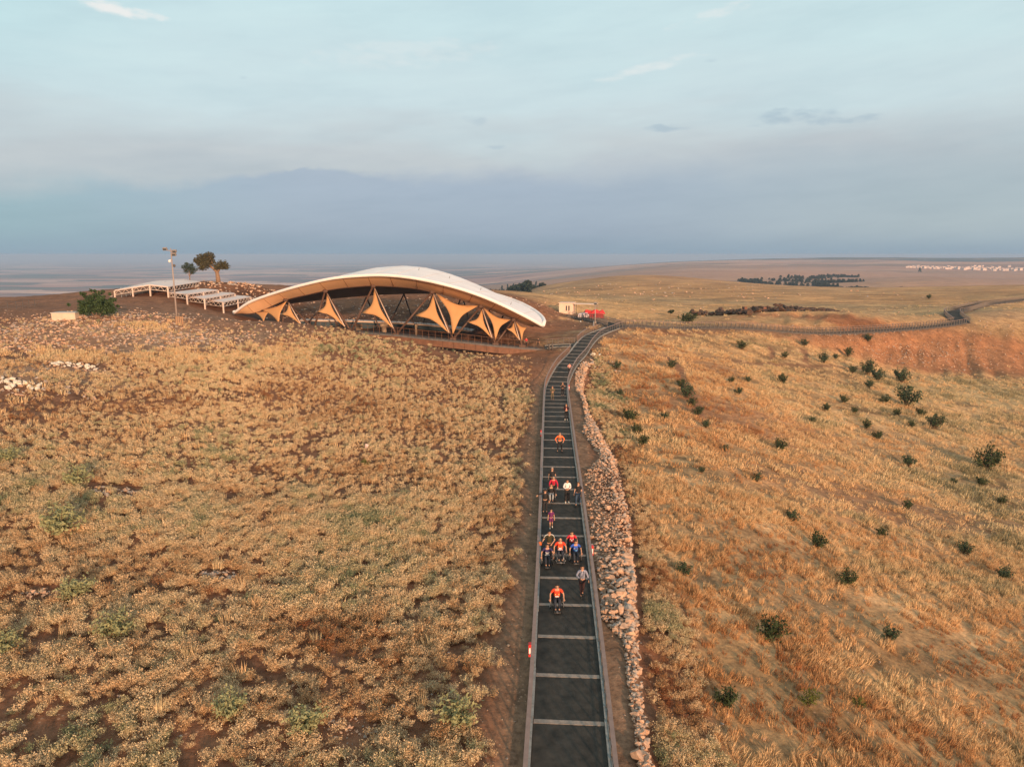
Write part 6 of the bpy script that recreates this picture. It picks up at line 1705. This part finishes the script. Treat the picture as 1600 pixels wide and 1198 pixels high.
M_TYRE = mat('tyre_rubber', (.02, .02, .02), .8, .1, 10.0); M_CHR = mat('chair_metal', (.45, .42, .42), .35, .1, 10.0, metal=.7)
def wheelchair(loc, rz, label, frame, seat=None, s=1.0, guard=False):
    t = empty('wheelchair', loc, rz, label, 'wheelchair', 'wheelchairs'); t.scale = (s,) * 3
    for sx in (-1, 1):
        w = MB().torus((0, 0, 0), .30, .019, 'X', 28, 6).build('wheel', M_TYRE, t, True, loc=(sx * .29, .12, .32), rot=(0, sx * -.10, 0))
        MB().torus((sx * .035, 0, 0), .265, .009, 'X', 24, 5).build('push_rim', M_CHR, w, True)
        sp = MB()
        for k in range(14): a = 2 * math.pi * k / 14; sp.tube([(0, 0, 0), (0, .295 * math.cos(a), .295 * math.sin(a))], .003, 3)
        sp.tube([(-.03, 0, 0), (.03, 0, 0)], .03, 8); sp.build('spokes', M_CHR, w)
        MB().torus((sx * .19, -.36, .065), .05, .016, 'X', 12, 5).build('caster', M_TYRE, t)
    fr = MB()
    for sx in (-1, 1):
        fr.tube([(sx * .21, .26, .88), (sx * .21, .24, .46), (sx * .21, -.24, .48), (sx * .18, -.36, .42), (sx * .15, -.50, .16)], .016, 6)
        fr.tube([(sx * .21, .22, .32), (sx * .21, -.30, .20), (sx * .19, -.36, .12)], .014, 6).tube([(sx * .21, .24, .46), (sx * .25, .12, .32)], .014, 5).tube([(sx * .21, .26, .88), (sx * .21, .36, .89)], .016, 6)
    fr.tube([(-.25, .12, .32), (.25, .12, .32)], .014, 6).tube([(-.21, -.24, .46), (.21, -.24, .46)], .013, 6)
    if guard: fr.tube([(-.22, -.50, .16), (-.22, -.66, .14), (.22, -.66, .14), (.22, -.50, .16)], .016, 6).tube([(-.30, -.46, .22), (-.22, -.50, .16)], .014, 5).tube([(.30, -.46, .22), (.22, -.50, .16)], .014, 5)
    fr.build('frame', frame, t, True)
    MB().box((0, 0, .475), (.40, .46, .035)).build('seat', cloth((.03, .03, .035)), t); MB().box((0, .25, .68), (.40, .03, .34)).build('backrest', cloth((.03, .03, .035)), t)
    MB().box((0, -.57, .13), (.30, .16, .015)).build('footrest', M_CHR, t)
    return t

def fp(px, py): p = atz(px, py, .05); return p
WH = (.78, .76, .74)
BLK = cloth((.025, .022, .024)); NAVYT = cloth((.03, .035, .05))
# --- front row
t, J = person(fp(909, 931), .05, 1.0, 'camera_low', M_CHK, cloth((.045, .022, .024)), 'man in a blue-grey checked shirt and dark trousers carrying a camera, walking at the right', 'long', belly=1.1)
cm = empty('camera_bag', fp(909, 931) + Vector((-.08, -.30, 1.06)), 0, 'black camera hanging on the chest of the man in the checked shirt', 'camera')
MB().box((0, 0, 0), (.15, .09, .10)).build('camera_body', BLK, cm); MB().tube([(0, -.04, 0), (0, -.14, -.01)], [.042, .038], 10).build('lens', M_TYRE, cm)
MB().tube([(-.07, .02, .04), (-.02, .11, .28), (.05, .22, .40)], .010, 5).tube([(.07, .02, .04), (.15, .11, .28), (.13, .22, .40)], .010, 5).build('strap', BLK, cm)
def seated(px, py, shirt, label, clabel, frame, emblem, hair=M_HAIRD, bald=False, s=1.0, guard=False, trousers=None, rz=0, belly=1.1):
    loc = fp(px, py); wheelchair(loc, rz, clabel, frame, s=s, guard=guard)
    return person(loc, rz, s, 'sit', shirt, trousers or NAVYT, label, 'short', hair=hair, bald=bald, emblem=emblem, belly=belly)
OR = cloth((.80, .065, .028)); NV = cloth((.045, .035, .12)); BL = cloth((.04, .11, .50)); RD = cloth((.52, .03, .055)); PUR = cloth((.14, .025, .11))
dots = [(-.085, .10, .035, .035, WH, 'badge'), (.085, .10, .035, .035, WH, 'badge'), (0, .10, .03, .018, (.6, .4, .4), 'badge')]
seated(870, 951, OR, 'man in an orange shirt in a wheelchair, alone at the very front of the group', 'dark wheelchair of the man in orange at the very front', BLK, [(-.085, .08, .04, .05, (.85, .6, .2), 'badge'), (.085, .08, .04, .05, (.85, .6, .2), 'badge'), (0, -.06, .19, .05, WH, 'shirt_print')], hair=M_HAIRD, s=1.02)
seated(855, 883, NV, 'man in a navy shirt with a white hem in a wheelchair on the left', 'dark wheelchair of the man in navy, left of the front row', BLK, dots + [(0, .005, .16, .085, WH, 'shirt_print'), (0, -.06, .12, .03, (.10, .16, .5), 'shirt_print'), (0, -.115, .27, .055, WH, 'hem_band')], hair=M_HAIRD)
seated(875, 875, OR, 'bald broad man in a red-orange shirt in a wheelchair between navy and blue shirts', 'wheelchair with a pale tubular front bar under the bald man in red-orange', M_CHR, [(-.085, .09, .035, .045, (.85, .6, .2), 'badge'), (.085, .09, .035, .045, (.85, .6, .2), 'badge'), (0, -.02, .16, .08, (.85, .68, .72), 'shirt_print'), (0, -.115, .27, .04, (.85, .6, .65), 'hem_band')], bald=True, s=1.06, guard=True, belly=1.2)
seated(899, 877, BL, 'man in a bright blue shirt in a wheelchair on the right', 'dark wheelchair of the man in bright blue', BLK, dots + [(0, -.02, .15, .075, (.25, .60, .85), 'shirt_print')], hair=M_HAIRD, s=1.0)
seated(893, 862, RD, 'man in a crimson shirt in a wheelchair just behind the man in blue', 'wheelchair of the man in crimson, half hidden behind the man in blue', BLK, dots + [(0, 0, .10, .07, WH, 'shirt_print')], hair=M_HAIRD, s=1.0)
t, J = person(fp(858, 872), .1, 1.0, 'ball', cloth((.045, .038, .018)), BLK, 'man in a dark shirt with white shoulder stripes holding a ball out to the left', 'short', belly=1.05)
for s in (-1, 1):
    MB().tube([J['nkb'] + Vector((s * .03, 0, .075)), J['nkb'].lerp(J['sh' + ('l' if s > 0 else 'r')], .6) + Vector((0, -.01, .083)), J['sh' + ('l' if s > 0 else 'r')] + Vector((s * .045, -.01, .055)), J['sh' + ('l' if s > 0 else 'r')].lerp(J['el' + ('l' if s > 0 else 'r')], .4) + Vector((s * .07, -.01, 0))], [.012, .018, .018, .012], 6).build('shoulder_stripe', cloth(WH, .05), t)
bp = fp(858, 872) + Vector((-.56, -.36, 1.10)); bl = empty('basketball', bp, 0, 'orange basketball held out in the hand of the man with white shoulder stripes', 'ball')
MB().ball((0, 0, 0), .125, 18, 12).build('ball_skin', mat('basketball_orange', (.62, .14, .035), .6, .1, 30.0, .2), bl, True)
MB().torus((0, 0, 0), .1245, .0035, 'X', 28, 4).torus((0, 0, 0), .1245, .0035, 'Z', 28, 4).build('seam', BLK, bl)
person(fp(861, 825), 0, .77, 'walk', PUR, PUR, 'child in a dark purple shirt and shorts with pale shoes, walking on the left', 'short', legs='short', shoes=SHOE_W, hair=M_HAIRD)
person(fp(851.5, 801), .05, 1.0, 'wave', BLK, BLK, 'man in black with a black cap resting one arm on the left handrail', 'long', cap=BLK)
loc = fp(861, 783); wheelchair(loc, 0, 'dark wheelchair pushed by the person in red on the left', BLK)
person(loc, 0, 1.0, 'sit', BLK, cloth((.28, .29, .31)), 'person in black with grey trousers sitting in the pushed wheelchair', 'long')
person(fp(864.5, 777), -.05, 1.02, 'push', cloth((.46, .02, .05)), BLK, 'person in a crimson jacket leaning forward to push the wheelchair', 'long', hair=M_HAIRG)
person(fp(862.5, 765), .05, 1.03, 'walk', BLK, BLK, 'man in a black tee with grey hair behind the person in the crimson jacket', 'short', hair=M_HAIRG)
person(fp(886, 785), .05, 1.02, 'folded', cloth((.82, .72, .70), .05), BLK, 'woman in a white shirt, wide black trousers and white shoes', 'long', shoes=SHOE_W, legs='wide', long_hair=False, hair=M_HAIRD, hem=.35)
person(fp(903, 790), -.35, 1.03, 'walk', BLK, cloth((.045, .07, .12)), 'man in a black tee and blue jeans at the right handrail, looking left', 'short', hair=M_HAIRB)
person(fp(874.5, 706), .05, 1.06, 'akimbo', cloth((.75, .16, .05)), BLK, 'big man in a brown vest with orange sleeves, hands on hips, feet apart', 'long', bald=True, vest=cloth((.16, .10, .055)), belly=1.15)
person(fp(884.5, 656), 0, 1.04, 'folded', cloth((.035, .01, .014)), BLK, 'woman in a black jacket over a pink top with white shoes, beside the right handrail', 'long', shoes=SHOE_W, hair=M_HAIRB, long_hair=True, emblem=[(0, -.03, .09, .30, (.72, .32, .28), 'pink_top')])
person(fp(863, 625.5), .1, 1.05, 'folded', M_CAMO, M_CAMO, 'man in khaki camouflage with folded arms near the left handrail, farther up', 'long', hair=M_HAIRB)
person(fp(879, 618.5), 0, 1.02, 'photo', BLK, BLK, 'man in black holding something up to his face in the middle of the walkway', 'short', hair=M_HAIRB)
person(at(889.5, 585.5, 104), 0, 1.0, 'folded', cloth((.72, .32, .28)), BLK, 'person in a pink top and black trousers, farthest on the straight walkway', 'short', hair=M_HAIRD)
q = sub(offset(DKP, -1.2), AD[-1] * .93, AD[-1])[0]; q.z += .07
person(q, .3, 1.0, 'walk', cloth((.5, .03, .04)), BLK, 'visitor in a red top standing at the right end of the shelter deck', 'short', group='visitors at the shelter')
q = sub(offset(DKP, -1.5), AD[-1] * .975, AD[-1])[0]; q.z += .07
person(q, -.4, 1.0, 'walk', BLK, BLK, 'visitor dressed in black beside the one in red at the shelter deck', 'short', group='visitors at the shelter')
flush_people()
